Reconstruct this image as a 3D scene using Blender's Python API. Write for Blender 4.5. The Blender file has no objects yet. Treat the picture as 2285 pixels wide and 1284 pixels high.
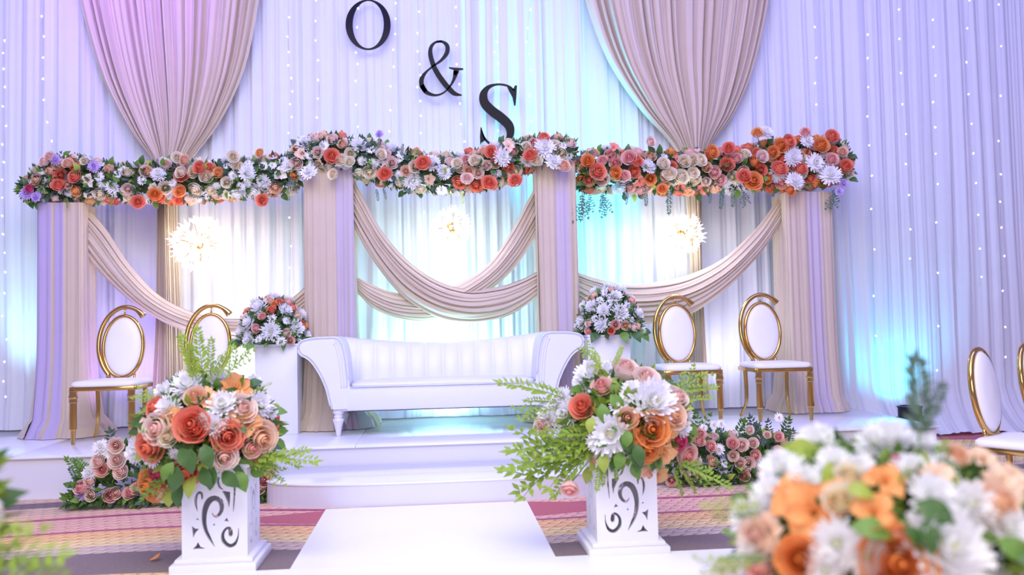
import bpy, bmesh, math, random
from math import sin, cos, pi, radians, sqrt, atan2, exp
from mathutils import Vector, Matrix, Quaternion

sc = bpy.context.scene
COL = sc.collection
# ------------------------------------------------------------------ camera
IMW, IMH, F = 2285.0, 1284.0, 1900.0
CAM = Vector((0, 0, 1.2))
YAW, PITCH, ROLL = radians(5.14), radians(2.41), 0.022
RM = (Matrix.Rotation(-YAW, 3, 'Z') @ Matrix.Rotation(pi / 2 + PITCH, 3, 'X') @ Matrix.Rotation(-ROLL, 3, 'Z'))
cd = bpy.data.cameras.new('camera')
cam = bpy.data.objects.new('camera', cd); COL.objects.link(cam)
cam.matrix_world = Matrix.Translation(CAM) @ RM.to_4x4()
cd.sensor_width = 36.0; cd.lens = F * 36.0 / IMW; cd.clip_start = 0.05; cd.clip_end = 100
cd.dof.use_dof = True; cd.dof.focus_distance = 6.2; cd.dof.aperture_fstop = 1.35
sc.camera = cam

def ray(px, py):
    return (RM @ Vector(((px - IMW / 2) / F, -(py - IMH / 2) / F, -1.0))).normalized()
def atY(px, py, Y):
    d = ray(px, py); return CAM + d * (Y / d.y)
def atZ(px, py, z):
    d = ray(px, py); return CAM + d * ((z - CAM.z) / d.z)

# ------------------------------------------------------------------ world, lamps, exposure
sc.view_settings.view_transform = 'Standard'
sc.view_settings.look = 'None'
sc.view_settings.gamma = 1.0
sc.view_settings.use_curve_mapping = False
sc.view_settings.exposure = 0.0
w = bpy.data.worlds.new('hall_air'); sc.world = w; w.use_nodes = True
bg = w.node_tree.nodes['Background']
bg.inputs[0].default_value = (0.52, 0.47, 1.0, 1); bg.inputs[1].default_value = 0.52

def lamp(name, kind, loc, energy, color, target=None, **kw):
    l = bpy.data.lights.new(name, kind); l.energy = energy; l.color = color
    for k, v in kw.items(): setattr(l, k, v)
    o = bpy.data.objects.new(name, l); COL.objects.link(o); o.location = loc
    if target is not None:
        o.rotation_euler = (Vector(target) - Vector(loc)).to_track_quat('-Z', 'Y').to_euler()
    return o
lamp('ceiling_wash', 'AREA', (0, 3.0, 5.6), 110, (0.87, 0.88, 1.0), (0, 4.0, 0), shape='RECTANGLE', size=9, size_y=4)
lamp('hall_light', 'AREA', (-0.5, 1.0, 5.3), 265, (1.0, 0.97, 0.92), (0.3, 5.6, 0.4), shape='RECTANGLE', size=5, size_y=2.5)
lamp('front_fill', 'AREA', (-1.2, -4.0, 3.0), 230, (1.0, 0.96, 0.92), (0.3, 5, 0.9), shape='RECTANGLE', size=5, size_y=2.5)  # unseen fill added behind the camera to brighten the flower faces
lamp('lavender_wash', 'AREA', (0.8, 4.2, 5.6), 330, (0.22, 0.21, 1.0), (0.8, 8.2, 2.4), shape='RECTANGLE', size=10, size_y=1.5)
lamp('bay_uplight_left', 'SPOT', (-1.75, 7.70, 0.42), 75, (0.86, 0.87, 1.0), (-1.75, 8.25, 1.7), spot_size=radians(120), spot_blend=1.0, shadow_soft_size=0.15)
lamp('bay_uplight_right', 'SPOT', (2.75, 7.72, 0.42), 40, (0.74, 0.72, 1.0), (2.75, 8.25, 1.7), spot_size=radians(120), spot_blend=1.0, shadow_soft_size=0.15)
# LED uplights standing on the stage and floor behind sofa and pillars
lamp('cyan_uplight_middle', 'SPOT', (0.1, 7.80, 0.42), 240, (0.38, 0.9, 1.0), (0.1, 8.3, 1.0), spot_size=radians(125), spot_blend=1.0, shadow_soft_size=0.12)
lamp('cyan_uplight_right', 'SPOT', (1.85, 7.90, 0.42), 2300, (0.03, 0.70, 1.0), (1.25, 8.24, 3.4), spot_size=radians(40), spot_blend=1.0, shadow_soft_size=0.06)
lamp('cyan_uplight_corner', 'SPOT', (4.60, 7.84, 0.36), 48, (0.03, 0.66, 1.0), (4.57, 8.24, 0.85), spot_size=radians(118), spot_blend=1.0, shadow_soft_size=0.05)
lamp('pale_uplight_left', 'SPOT', (-3.78, 7.95, 0.42), 160, (0.35, 0.85, 1.0), (-3.76, 8.25, 2.6), spot_size=radians(50), spot_blend=1.0, shadow_soft_size=0.08)
lamp('violet_uplight_left', 'SPOT', (-2.8, 7.7, 0.42), 70, (0.42, 0.28, 1.0), (-2.7, 8.25, 1.5), spot_size=radians(100), spot_blend=1.0, shadow_soft_size=0.1)
lamp('violet_truss_spot', 'SPOT', (-2.6, 6.2, 5.6), 330, (0.28, 0.05, 1.0), (-2.75, 8.1, 4.45), spot_size=radians(60), spot_blend=0.9, shadow_soft_size=0.2)

# ------------------------------------------------------------------ materials
def mat(name, col, rough=0.6, metal=0.0, noise=0.06, nscale=9.0, bump=0.0, bscale=120.0, trans=0.0, sheen=0.0, spec=0.5, coat=0.0, emit=None, estr=0.0):
    m = bpy.data.materials.new(name); m.use_nodes = True
    nt = m.node_tree; p = nt.nodes['Principled BSDF']; out = nt.nodes['Material Output']
    p.inputs['Roughness'].default_value = rough; p.inputs['Metallic'].default_value = metal
    p.inputs['Specular IOR Level'].default_value = spec
    p.inputs['Coat Weight'].default_value = coat
    p.inputs['Sheen Weight'].default_value = sheen
    if emit:
        p.inputs['Emission Color'].default_value = (*emit, 1); p.inputs['Emission Strength'].default_value = estr
    tc = nt.nodes.new('ShaderNodeTexCoord')
    n = nt.nodes.new('ShaderNodeTexNoise'); n.inputs['Scale'].default_value = nscale
    nt.links.new(tc.outputs['Object'], n.inputs['Vector'])
    mp = nt.nodes.new('ShaderNodeMapRange')
    mp.inputs['To Min'].default_value = 1 - noise; mp.inputs['To Max'].default_value = 1 + noise * 0.4
    nt.links.new(n.outputs['Fac'], mp.inputs['Value'])
    vm = nt.nodes.new('ShaderNodeVectorMath'); vm.operation = 'SCALE'
    vm.inputs[0].default_value = col
    nt.links.new(mp.outputs['Result'], vm.inputs['Scale'])
    nt.links.new(vm.outputs['Vector'], p.inputs['Base Color'])
    if bump > 0:
        b = nt.nodes.new('ShaderNodeTexNoise'); b.inputs['Scale'].default_value = bscale
        nt.links.new(tc.outputs['Object'], b.inputs['Vector'])
        bn = nt.nodes.new('ShaderNodeBump'); bn.inputs['Strength'].default_value = bump; bn.inputs['Distance'].default_value = 0.004
        nt.links.new(b.outputs['Fac'], bn.inputs['Height']); nt.links.new(bn.outputs['Normal'], p.inputs['Normal'])
    if trans > 0:
        t = nt.nodes.new('ShaderNodeBsdfTranslucent'); nt.links.new(vm.outputs['Vector'], t.inputs['Color'])
        mx = nt.nodes.new('ShaderNodeMixShader'); mx.inputs[0].default_value = trans
        nt.links.new(p.outputs[0], mx.inputs[1]); nt.links.new(t.outputs[0], mx.inputs[2])
        nt.links.new(mx.outputs[0], out.inputs['Surface'])
    return m
M = {}
M['white_cloth'] = mat('white_drape_cloth', (0.84, 0.86, 0.9), 0.75, noise=0.03, trans=0.25, spec=0.2)
M['tan_cloth'] = mat('champagne_cloth', (0.61, 0.50, 0.38), 0.6, noise=0.05, trans=0.05, sheen=0.3, spec=0.3)
M['violet_lit_cloth'] = mat('sheer_cloth_violet_lit', (0.64, 0.54, 0.80), 0.7, noise=0.04, trans=0.3, spec=0.2)  # sheer cloth, the violet light on it put into the colour
M['lavender_lit_cloth'] = mat('sheer_cloth_lavender_lit', (0.62, 0.53, 0.60), 0.7, noise=0.04, trans=0.15, spec=0.2)  # sheer strips with the lavender light mixed into their base colour
M['stage'] = mat('white_stage_vinyl', (0.84, 0.86, 0.88), 0.14, noise=0.03, nscale=2, spec=0.5)
M['fascia'] = mat('white_stage_skirt', (0.72, 0.72, 0.77), 0.35, noise=0.03, nscale=2)
M['runner'] = mat('white_runner_vinyl', (0.93, 0.93, 0.93), 0.3, noise=0.02, nscale=3)
M['leather'] = mat('white_leather', (0.75, 0.77, 0.81), 0.38, noise=0.03, bump=0.12, bscale=160)
M['sofa_leg'] = mat('white_lacquer', (0.8, 0.78, 0.84), 0.3)
M['pad'] = mat('white_vinyl_pad', (0.86, 0.85, 0.87), 0.4, noise=0.03)
M['gold'] = mat('polished_gold', (0.66, 0.42, 0.13), 0.14, metal=1.0, noise=0.05)
M['black'] = mat('black_mirror_acrylic', (0.016, 0.013, 0.016), 0.10, noise=0.2, spec=0.04)
M['blackplastic'] = mat('black_plastic', (0.02, 0.02, 0.03), 0.4)
M['lens'] = mat('cyan_led_lens', (0.2, 0.7, 0.9), 0.2, emit=(0.1, 0.75, 1.0), estr=6)
M['plinth'] = mat('white_plinth_paint', (0.79, 0.80, 0.84), 0.4, noise=0.03, nscale=3)
M['carved'] = mat('white_carved_board', (0.85, 0.85, 0.87), 0.5, noise=0.03)
M['wire'] = mat('silver_wire', (0.6, 0.6, 0.65), 0.35, metal=0.6)
M['bulb'] = mat('fairy_bulb', (1, 1, 1), 0.3, emit=(1.0, 0.98, 0.95), estr=5)
M['crystal'] = mat('clear_crystal', (0.95, 0.97, 1.0), 0.08, trans=0.45, noise=0.02)
M['lampbulb'] = mat('warm_lamp_bulb', (1, 1, 1), 0.3, emit=(1.0, 0.86, 0.62), estr=40)
M['pipe'] = mat('grey_frame_pipe', (0.5, 0.5, 0.54), 0.35, metal=0.8)
M['wall'] = mat('hall_wall_paint', (0.5, 0.44, 0.42), 0.8)
# plants
G = {}
G['leaf_dark'] = mat('dark_green_leaf', (0.07, 0.17, 0.035), 0.45, noise=0.3, nscale=20, trans=0.15)
G['leaf_mid'] = mat('mid_green_leaf', (0.17, 0.34, 0.05), 0.45, noise=0.3, nscale=20, trans=0.25)
G['leaf_lime'] = mat('lime_green_leaf', (0.45, 0.56, 0.09), 0.5, noise=0.25, nscale=20, trans=0.3)
G['leaf_blue'] = mat('blue_green_leaf', (0.09, 0.16, 0.12), 0.5, noise=0.3, nscale=20, trans=0.15)
G['leaf_fern'] = mat('yellow_green_fern', (0.36, 0.52, 0.07), 0.5, noise=0.25, nscale=20, trans=0.3)
G['stem'] = mat('green_stem', (0.12, 0.22, 0.05), 0.6)
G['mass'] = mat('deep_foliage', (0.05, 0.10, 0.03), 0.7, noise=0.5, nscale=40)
PET = {}
def pet(k, outer, inner):
    PET[k] = (mat(k + '_petal', outer, 0.55, noise=0.08, nscale=15, trans=0.25, spec=0.25), mat(k + '_petal_heart', inner, 0.55, noise=0.1, nscale=15, trans=0.2, spec=0.25))
pet('coral', (0.95, 0.36, 0.24), (0.90, 0.24, 0.13))
pet('orange', (0.96, 0.44, 0.16), (0.90, 0.32, 0.08))
pet('amber', (0.97, 0.58, 0.27), (0.92, 0.45, 0.14))
pet('peach', (0.97, 0.72, 0.54), (0.95, 0.58, 0.36))
pet('cream', (0.97, 0.91, 0.75), (0.96, 0.82, 0.54))
pet('pink', (0.98, 0.66, 0.58), (0.95, 0.46, 0.42))
pet('blush', (0.99, 0.84, 0.74), (0.97, 0.66, 0.56))
pet('magenta', (0.82, 0.14, 0.28), (0.66, 0.06, 0.18))
pet('white', (0.97, 0.97, 0.97), (0.86, 0.88, 0.50))
pet('lilac', (0.70, 0.54, 0.88), (0.50, 0.28, 0.72))

# ------------------------------------------------------------------ helpers
def meshobj(name, verts, faces, mats, parent=None, smooth=True, fm=None):
    me = bpy.data.meshes.new(name); me.from_pydata(verts, [], faces)
    for m in (mats if isinstance(mats, (list, tuple)) else [mats]): me.materials.append(m)
    if smooth: me.polygons.foreach_set('use_smooth', [True] * len(faces))
    if fm: me.polygons.foreach_set('material_index', fm)
    me.update()
    return linkme(name, me, parent)
def linkme(name, me, parent=None):
    o = bpy.data.objects.new(name, me); COL.objects.link(o)
    if parent is not None: o.parent = parent
    return o
def tag(o, label=None, cat=None, group=None, kind=None):
    if label: o['label'] = label
    if cat: o['category'] = cat
    if group: o['group'] = group
    if kind: o['kind'] = kind
    return o
def thing(name, loc, label, cat, group=None, rz=0):
    o = bpy.data.objects.new(name, None); COL.objects.link(o); o.location = loc; o.rotation_euler = (0, 0, rz)
    o.empty_display_size = 0.1
    return tag(o, label, cat, group)
def copy_tree(o, parent=None):
    c = o.copy(); COL.objects.link(c)
    if parent is not None: c.parent = parent
    for ch in list(o.children): copy_tree(ch, c)
    return c
class MB:
    def __init__(s): s.v = []; s.f = []; s.m = []
    def add(s, verts, faces, mi=0):
        b = len(s.v); s.v += [tuple(v) for v in verts]; s.f += [tuple(i + b for i in f) for f in faces]; s.m += [mi] * len(faces)
    def box(s, c, d, mi=0):
        x, y, z = c; a, b, e = d[0] / 2, d[1] / 2, d[2] / 2
        s.add([(x - a, y - b, z - e), (x + a, y - b, z - e), (x + a, y + b, z - e), (x - a, y + b, z - e), (x - a, y - b, z + e), (x + a, y - b, z + e), (x + a, y + b, z + e), (x - a, y + b, z + e)],
              [(3, 2, 1, 0), (4, 5, 6, 7), (0, 1, 5, 4), (1, 2, 6, 5), (2, 3, 7, 6), (3, 0, 4, 7)], mi)
    def tube(s, pts, r, n=6, mi=0, cap=True):
        pts = [Vector(p) for p in pts]; rs = r if isinstance(r, (list, tuple)) else [r] * len(pts)
        rings = []; up = Vector((0, 0, 1))
        for i, p in enumerate(pts):
            t = (pts[min(i + 1, len(pts) - 1)] - pts[max(i - 1, 0)]).normalized()
            a = t.cross(up)
            if a.length < 1e-3: a = t.cross(Vector((1, 0, 0)))
            a.normalize(); b = a.cross(t)
            rings.append([p + (a * cos(2 * pi * k / n) + b * sin(2 * pi * k / n)) * rs[i] for k in range(n)])
        v = [q for ring in rings for q in ring]; f = []
        for i in range(len(pts) - 1):
            for k in range(n): f.append((i * n + k, i * n + (k + 1) % n, (i + 1) * n + (k + 1) % n, (i + 1) * n + k))
        if cap:
            f.append(tuple(range(n - 1, -1, -1))); f.append(tuple((len(pts) - 1) * n + k for k in range(n)))
        s.add(v, f, mi)
    def lathe(s, prof, c=(0, 0, 0), n=16, mi=0):
        v = []; f = []
        for (r, z) in prof:
            for k in range(n): v.append((c[0] + r * cos(2 * pi * k / n), c[1] + r * sin(2 * pi * k / n), c[2] + z))
        for i in range(len(prof) - 1):
            for k in range(n): f.append((i * n + k, i * n + (k + 1) % n, (i + 1) * n + (k + 1) % n, (i + 1) * n + k))
        f.append(tuple(range(n - 1, -1, -1))); f.append(tuple((len(prof) - 1) * n + k for k in range(n)))
        s.add(v, f, mi)
    def grid(s, fn, nu, nv, mi=0, closed=False):
        v = [fn(i / (nu if closed else nu - 1), j / (nv - 1)) for j in range(nv) for i in range(nu)]
        f = []
        for j in range(nv - 1):
            for i in range(nu if closed else nu - 1):
                i2 = (i + 1) % nu
                f.append((j * nu + i, j * nu + i2, (j + 1) * nu + i2, (j + 1) * nu + i))
        s.add(v, f, mi)
    def build(s, name, mats, parent=None, smooth=True):
        return meshobj(name, s.v, s.f, mats, parent, smooth, s.m)
def bev(o, width, seg=2, angle=40):
    """real bevels baked into the mesh"""
    bm = bmesh.new(); bm.from_mesh(o.data)
    bmesh.ops.remove_doubles(bm, verts=bm.verts, dist=1e-6)
    bmesh.ops.recalc_face_normals(bm, faces=bm.faces)
    es = [e for e in bm.edges if len(e.link_faces) == 2 and e.calc_face_angle(0) > radians(angle)]
    bmesh.ops.bevel(bm, geom=es, offset=width, segments=seg, affect='EDGES', profile=0.5, clamp_overlap=True)
    for f in bm.faces: f.smooth = True
    bm.to_mesh(o.data); bm.free()
    sharp(o)
    return o
def sharp(o, ang=40):
    me = o.data
    try: me.set_sharp_from_angle(angle=radians(ang))
    except Exception: pass
def rnd_box(name, c, d, r, m, parent=None, seg=3):
    b = MB(); b.box(c, d); o = b.build(name, m, parent); return bev(o, r, seg)
def cr(pts, n, closed=False):
    """Catmull-Rom through points, n samples"""
    P = [Vector(p) for p in pts]; k = len(P); out = []
    segs = k if closed else k - 1
    for s in range(n):
        t = s / n * segs if closed else s / (n - 1) * segs
        i = min(int(t), segs - 1); u = t - i
        g = (lambda q: P[q % k]) if closed else (lambda q: P[max(0, min(k - 1, q))])
        a, b, c, d = g(i - 1), g(i), g(i + 1), g(i + 2)
        out.append(0.5 * ((2 * b) + (c - a) * u + (2 * a - 5 * b + 4 * c - d) * u * u + (3 * b - a - 3 * c + d) * u ** 3))
    return out
def lerp(a, b, t): return a + (b - a) * t
def interp(xs, ys, x):
    if x <= xs[0]: return ys[0]
    for i in range(len(xs) - 1):
        if x <= xs[i + 1]:
            return lerp(ys[i], ys[i + 1], (x - xs[i]) / (xs[i + 1] - xs[i]))
    return ys[-1]
def pleat(th, k=0.55):
    """rounded ridge with a narrow valley, -1..1"""
    return 2 * abs(sin(th / 2)) ** k - 1
def n1(x, s=0.0):
    return (sin(x * 1.0 + s) + 0.6 * sin(x * 2.37 + 1.3 + s * 2.1) + 0.4 * sin(x * 4.91 + 2.7 + s * 0.7)) / 2.0

# ------------------------------------------------------------------ carpet floor
def carpet():
    m = bpy.data.materials.new('patterned_carpet'); m.use_nodes = True
    nt = m.node_tree; p = nt.nodes['Principled BSDF']; p.inputs['Roughness'].default_value = 0.95; p.inputs['Specular IOR Level'].default_value = 0.1
    tc = nt.nodes.new('ShaderNodeTexCoord'); sp = nt.nodes.new('ShaderNodeSeparateXYZ'); nt.links.new(tc.outputs['Object'], sp.inputs[0])
    def mth(op, a, b=None, c=None):
        n = nt.nodes.new('ShaderNodeMath'); n.operation = op
        for i, v in enumerate((a, b, c)):
            if v is None: continue
            if isinstance(v, (int, float)): n.inputs[i].default_value = v
            else: nt.links.new(v, n.inputs[i])
        return n.outputs[0]
    X, Y = sp.outputs[0], sp.outputs[1]
    wob = mth('ADD', mth('MULTIPLY', mth('SINE', mth('MULTIPLY_ADD', X, 1.15, 0.6)), 0.10), mth('MULTIPLY', mth('SINE', mth('MULTIPLY_ADD', X, 2.3, 2.0)), 0.04))
    v = mth('ADD', Y, wob)
    fac = mth('FRACT', mth('MULTIPLY', mth('SUBTRACT', v, 4.05), 1 / 2.5))
    rp = nt.nodes.new('ShaderNodeValToRGB'); rp.color_ramp.interpolation = 'CONSTANT'
    TAN, PEACH, MAG, PINKB, ORG, YEL, PALE, GREY = (0.72, 0.53, 0.38), (0.85, 0.54, 0.38), (0.46, 0.12, 0.20), (0.84, 0.50, 0.38), (0.92, 0.57, 0.27), (0.92, 0.70, 0.34), (0.70, 0.56, 0.46), (0.26, 0.20, 0.20)
    st = [(0, YEL), (0.10, GREY), (0.27, PALE), (0.34, YEL), (0.41, ORG), (0.49, MAG), (0.505, PINKB), (0.66, MAG), (0.68, PEACH), (0.75, TAN), (0.84, GREY), (0.92, TAN)]
    el = rp.color_ramp.elements
    while len(el) < len(st): el.new(0.5)
    for e, (q, c) in zip(el, st): e.position = q; e.color = (*c, 1)
    nt.links.new(fac, rp.inputs[0])
    # braided rope rows: slanting strokes, jogged from row to row
    W, H = 0.075, 0.075
    wy = mth('MULTIPLY', mth('ADD', v, mth('MULTIPLY', mth('SINE', mth('MULTIPLY', X, 83.8)), 0.006)), 1 / H); row = mth('FLOOR', wy); fy = mth('FRACT', wy)
    g = mth('FRACT', mth('ADD', mth('ADD', mth('MULTIPLY', X, 1 / W), mth('MULTIPLY', row, 0.37)), mth('MULTIPLY', mth('MULTIPLY', fy, fy), -1.1)))
    ln = mth('MAXIMUM', mth('LESS_THAN', g, 0.20), mth('LESS_THAN', fy, 0.12))
    grey_band = mth('MULTIPLY', mth('GREATER_THAN', fac, 0.10), mth('LESS_THAN', fac, 0.27))
    # mauve lenses
    lens_w = mth('MULTIPLY', mth('SUBTRACT', mth('COSINE', mth('MULTIPLY', X, 1.25)), -0.25), 0.22)
    dist = mth('ABSOLUTE', mth('SUBTRACT', mth('FRACT', mth('MULTIPLY', mth('SUBTRACT', Y, 4.28), 1 / 2.5)), 0.5))
    lens = mth('LESS_THAN', mth('MULTIPLY', dist, 2.5), lens_w)
    ln = mth('MULTIPLY', ln, mth('SUBTRACT', 1.0, mth('MAXIMUM', lens, grey_band)))
    mx = nt.nodes.new('ShaderNodeMix'); mx.data_type = 'RGBA'; nt.links.new(lens, mx.inputs[0]); nt.links.new(rp.outputs[0], mx.inputs[6]); mx.inputs[7].default_value = (0.52, 0.16, 0.17, 1)
    mx2 = nt.nodes.new('ShaderNodeMix'); mx2.data_type = 'RGBA'; mx2.blend_type = 'MULTIPLY'
    nt.links.new(mth('MULTIPLY', ln, 0.75), mx2.inputs[0]); nt.links.new(mx.outputs[2], mx2.inputs[6]); mx2.inputs[7].default_value = (0.45, 0.36, 0.36, 1)
    ns = nt.nodes.new('ShaderNodeTexNoise'); ns.inputs['Scale'].default_value = 60; nt.links.new(tc.outputs['Object'], ns.inputs['Vector'])
    mx3 = nt.nodes.new('ShaderNodeMix'); mx3.data_type = 'RGBA'; mx3.blend_type = 'MULTIPLY'; mx3.inputs[0].default_value = 0.5
    nt.links.new(mx2.outputs[2], mx3.inputs[6])
    mr = nt.nodes.new('ShaderNodeMapRange'); nt.links.new(ns.outputs['Fac'], mr.inputs['Value']); mr.inputs['To Min'].default_value = 0.55; mr.inputs['To Max'].default_value = 1.25
    nt.links.new(mr.outputs[0], mx3.inputs[7])
    nt.links.new(mx3.outputs[2], p.inputs['Base Color'])
    b = nt.nodes.new('ShaderNodeBump'); b.inputs['Strength'].default_value = 0.4; b.inputs['Distance'].default_value = 0.004
    nt.links.new(ns.outputs['Fac'], b.inputs['Height']); nt.links.new(b.outputs[0], p.inputs['Normal'])
    return m
fl = MB(); fl.box((0.5, 3.5, -0.05), (15, 11, 0.1)); tag(fl.build('floor', carpet(), smooth=False), 'wine, tan and grey banded carpet', None, kind='structure')
wl = MB(); wl.box((0.5, 8.75, 3.0), (15, 0.1, 6.2)); tag(wl.build('wall_back', M['wall'], smooth=False), 'hall wall behind the white drapes', None, kind='structure')

# ------------------------------------------------------------------ stage, step, runners
SZ = 0.31
SY0, SY1 = 6.5, 8.3
st = thing('stage', (0, SY0, 0), 'low white stage platform with a glossy top under the sofa and chairs', 'stage')
def prism(name, poly, z0, z1, m, parent, base, bevel=0.0):
    b = MB(); n = len(poly)
    b.add([(x - base[0], y - base[1], z0) for x, y in poly] + [(x - base[0], y - base[1], z1) for x, y in poly],
          [tuple(range(n - 1, -1, -1)), tuple(range(n, 2 * n))] + [(i, (i + 1) % n, n + (i + 1) % n, n + i) for i in range(n)])
    o = b.build(name, m, parent, smooth=False)
    if bevel: bev(o, bevel, 2, 50)
    return o
SX0, SX1 = -5.6, 3.98
fr = prism('fascia', [(SX0, SY0 + 0.015), (SX1 - 0.02, SY0 + 0.015), (SX1 - 0.02, SY1), (SX0, SY1)], 0, SZ - 0.018, M['fascia'], st, (0, SY0))
xs = [SX0, -3.1, -0.62, 1.86, SX1]
for i in range(4):
    prism('deck_panel', [(xs[i] + 0.0015, SY0 - 0.004), (xs[i + 1] - 0.0015, SY0 - 0.004), (xs[i + 1] - 0.0015, SY1), (xs[i] + 0.0015, SY1)], SZ - 0.018, SZ, M['stage'], st, (0, SY0), 0.004)
# bowed step
stp = thing('curved_step', (0, 6.2, 0), 'wide bowed white step in front of the stage before the sofa', 'step')
poly = [(1.18, SY0 - 0.008)]
for k in range(33):
    a = pi * k / 32
    c, s_ = cos(a), sin(a)
    poly.append((1.20 * (abs(c) ** 0.55) * (1 if c > 0 else -1), 6.18 - 0.42 * (s_ ** 0.75)))
poly.append((-1.18, SY0 - 0.008))
pl = poly[::-1]
prism('riser', pl, 0, 0.145, M['fascia'], stp, (0, 6.2))
prism('tread', [(x * 1.006, 6.2 + (y - 6.2) * 1.01 if y < 6.4 else y) for x, y in pl], 0.145, 0.16, M['stage'], stp, (0, 6.2), 0.004)
def floorpoly(name, px, z1, label, cat):
    P = [atZ(x, y, 0) for x, y in px]; c = sum(P, Vector()) / len(P)
    b = MB(); n = len(P)
    b.add([(p.x - c.x, p.y - c.y, 0.001) for p in P] + [(p.x - c.x, p.y - c.y, z1) for p in P],
          [tuple(range(n - 1, -1, -1)), tuple(range(n, 2 * n))] + [(i, (i + 1) % n, n + (i + 1) % n, n + i) for i in range(n)])
    o = b.build(name, M['runner'], None, smooth=False); o.location = (c.x, c.y, 0)
    return tag(o, label, cat)
Ya = 5.745
r0, r1 = atZ(640, 1284, 0).x, atZ(1240, 1245, 0).x
rx0, rx1 = atZ(735, 1125, 0).x, atZ(1173, 1115, 0).x
yc = atZ(1240, 1245, 0).y
RW = (rx1 - rx0) / 2
RX = (rx0 + rx1) / 2
b = MB(); b.box((0, 0, 0.003), (2 * RW, Ya - yc - 0.004, 0.004))
o = tag(b.build('aisle_runner', M['runner'], smooth=False), 'white glossy aisle runner leading up to the bowed step', 'runner'); o.location = (RX, (Ya + yc) / 2, 0)
b = MB(); b.box((0, 0, 0.003), (7.5, 1.1, 0.004))
o = tag(b.build('cross_runner', M['runner'], smooth=False), 'white floor sheet across the aisle at the very bottom of the picture', 'runner'); o.location = (RX, yc - 0.55, 0)

# ------------------------------------------------------------------ white backdrop curtains (panels)
CY = 8.26
def curtain_panel(x0, x1, label, seed, z0=SZ, puddle=False, split=False):
    W_ = x1 - x0; nu = int(W_ / 0.008); zs = [5.3, 4.4, 3.6, 2.8, 2.0, 1.5, 1.0, 0.7, 0.5, 0.4, 0.34] if not puddle else [5.3, 4.4, 3.6, 2.8, 2.0, 1.5, 1.0, 0.7, 0.45, 0.28, 0.16, 0.08, 0.03, 0.012]
    ph = 17.3
    mb = MB(); nz = len(zs)
    def fn(u, v):
        j = round(v * (nz - 1)); z = zs[j]; x = x0 + W_ * u
        dr = 0.05 * n1(z * 0.55 + x * 3.0, ph) * (1 - z / 5.3)
        a = 2 * pi * (x + dr) / 0.17 + 2.6 * n1((x + dr) * 3.3, ph) + 1.3 * n1((x + dr) * 9.0, ph + 3)
        amp = 0.016 + 0.010 * n1(x * 5.0, ph + 7)
        y = CY + amp * sin(a) - 0.55 * amp * pleat(a + 0.6, 0.45) + 0.004 * sin(3.3 * a + 1) + 0.02 * n1(x * 2.1, ph + 1)
        e = min(u, 1 - u) * W_
        y += 0.035 * exp(-(e / 0.014) ** 2)                     # hems turn back at the seams
        zz = z
        if puddle:
            k = max(0.0, 1 - z / 0.5)
            y -= 0.42 * k * k * (0.75 + 0.35 * n1(x * 4, ph + 5)) + 0.03 * k * sin(a * 0.7 + 1)
            if z < 0.1: zz = max(0.006, z + 0.03 * (1 - z / 0.1) * (0.6 + 0.6 * n1(x * 16, ph + 9)))
        elif z < 0.7:
            k = 1 - (z - 0.31) / 0.4; y -= 0.03 * k * (1 + n1(x * 6, ph))
            if j == nz - 1: zz = z0 + 0.012
        return (x - (x0 + x1) / 2, y - CY, zz)
    mb.grid(fn, nu, nz)
    o = mb.build('backdrop_curtain', M['white_cloth']); o.location = ((x0 + x1) / 2, CY, 0)
    return tag(o, label, 'curtain', 'white drapes of the backdrop')
def cx(px, py=600): return atY(px, py, CY).x
seams = [-5.6, cx(238), cx(521), cx(676), cx(898), cx(1066), cx(1225), cx(1460), cx(1735), SX1 + 0.06]
labs = ['white pleated curtain panel at the far left behind the end column', 'white pleated curtain panel beneath the violet-lit swept drape',
        'white pleated curtain panel between the violet drape tail and the left pillar', 'white pleated curtain panel behind the letter O',
        'white pleated curtain panel behind the ampersand', 'white pleated curtain panel behind the letter S', 'white curtain panel washed by cyan light right of the letter S',
        'white curtain panel beneath the tan swept drape with the lavender top', 'white pleated curtain panel behind the right end column']
for i in range(9): curtain_panel(seams[i], seams[i + 1], labs[i], 11 + i)
s2 = [SX1 + 0.06, cx(2075) + 0.1, 6.1, 7.4]
l2 = ['white curtain panel lit cyan from below by the black floor lamp', 'white puddling floor length curtain panel behind the gold chair at the right edge', 'white puddling curtain panel beyond the right border of the picture']
for i in range(3): curtain_panel(s2[i], s2[i + 1], l2[i], 40 + i, 0.0, True)

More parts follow.
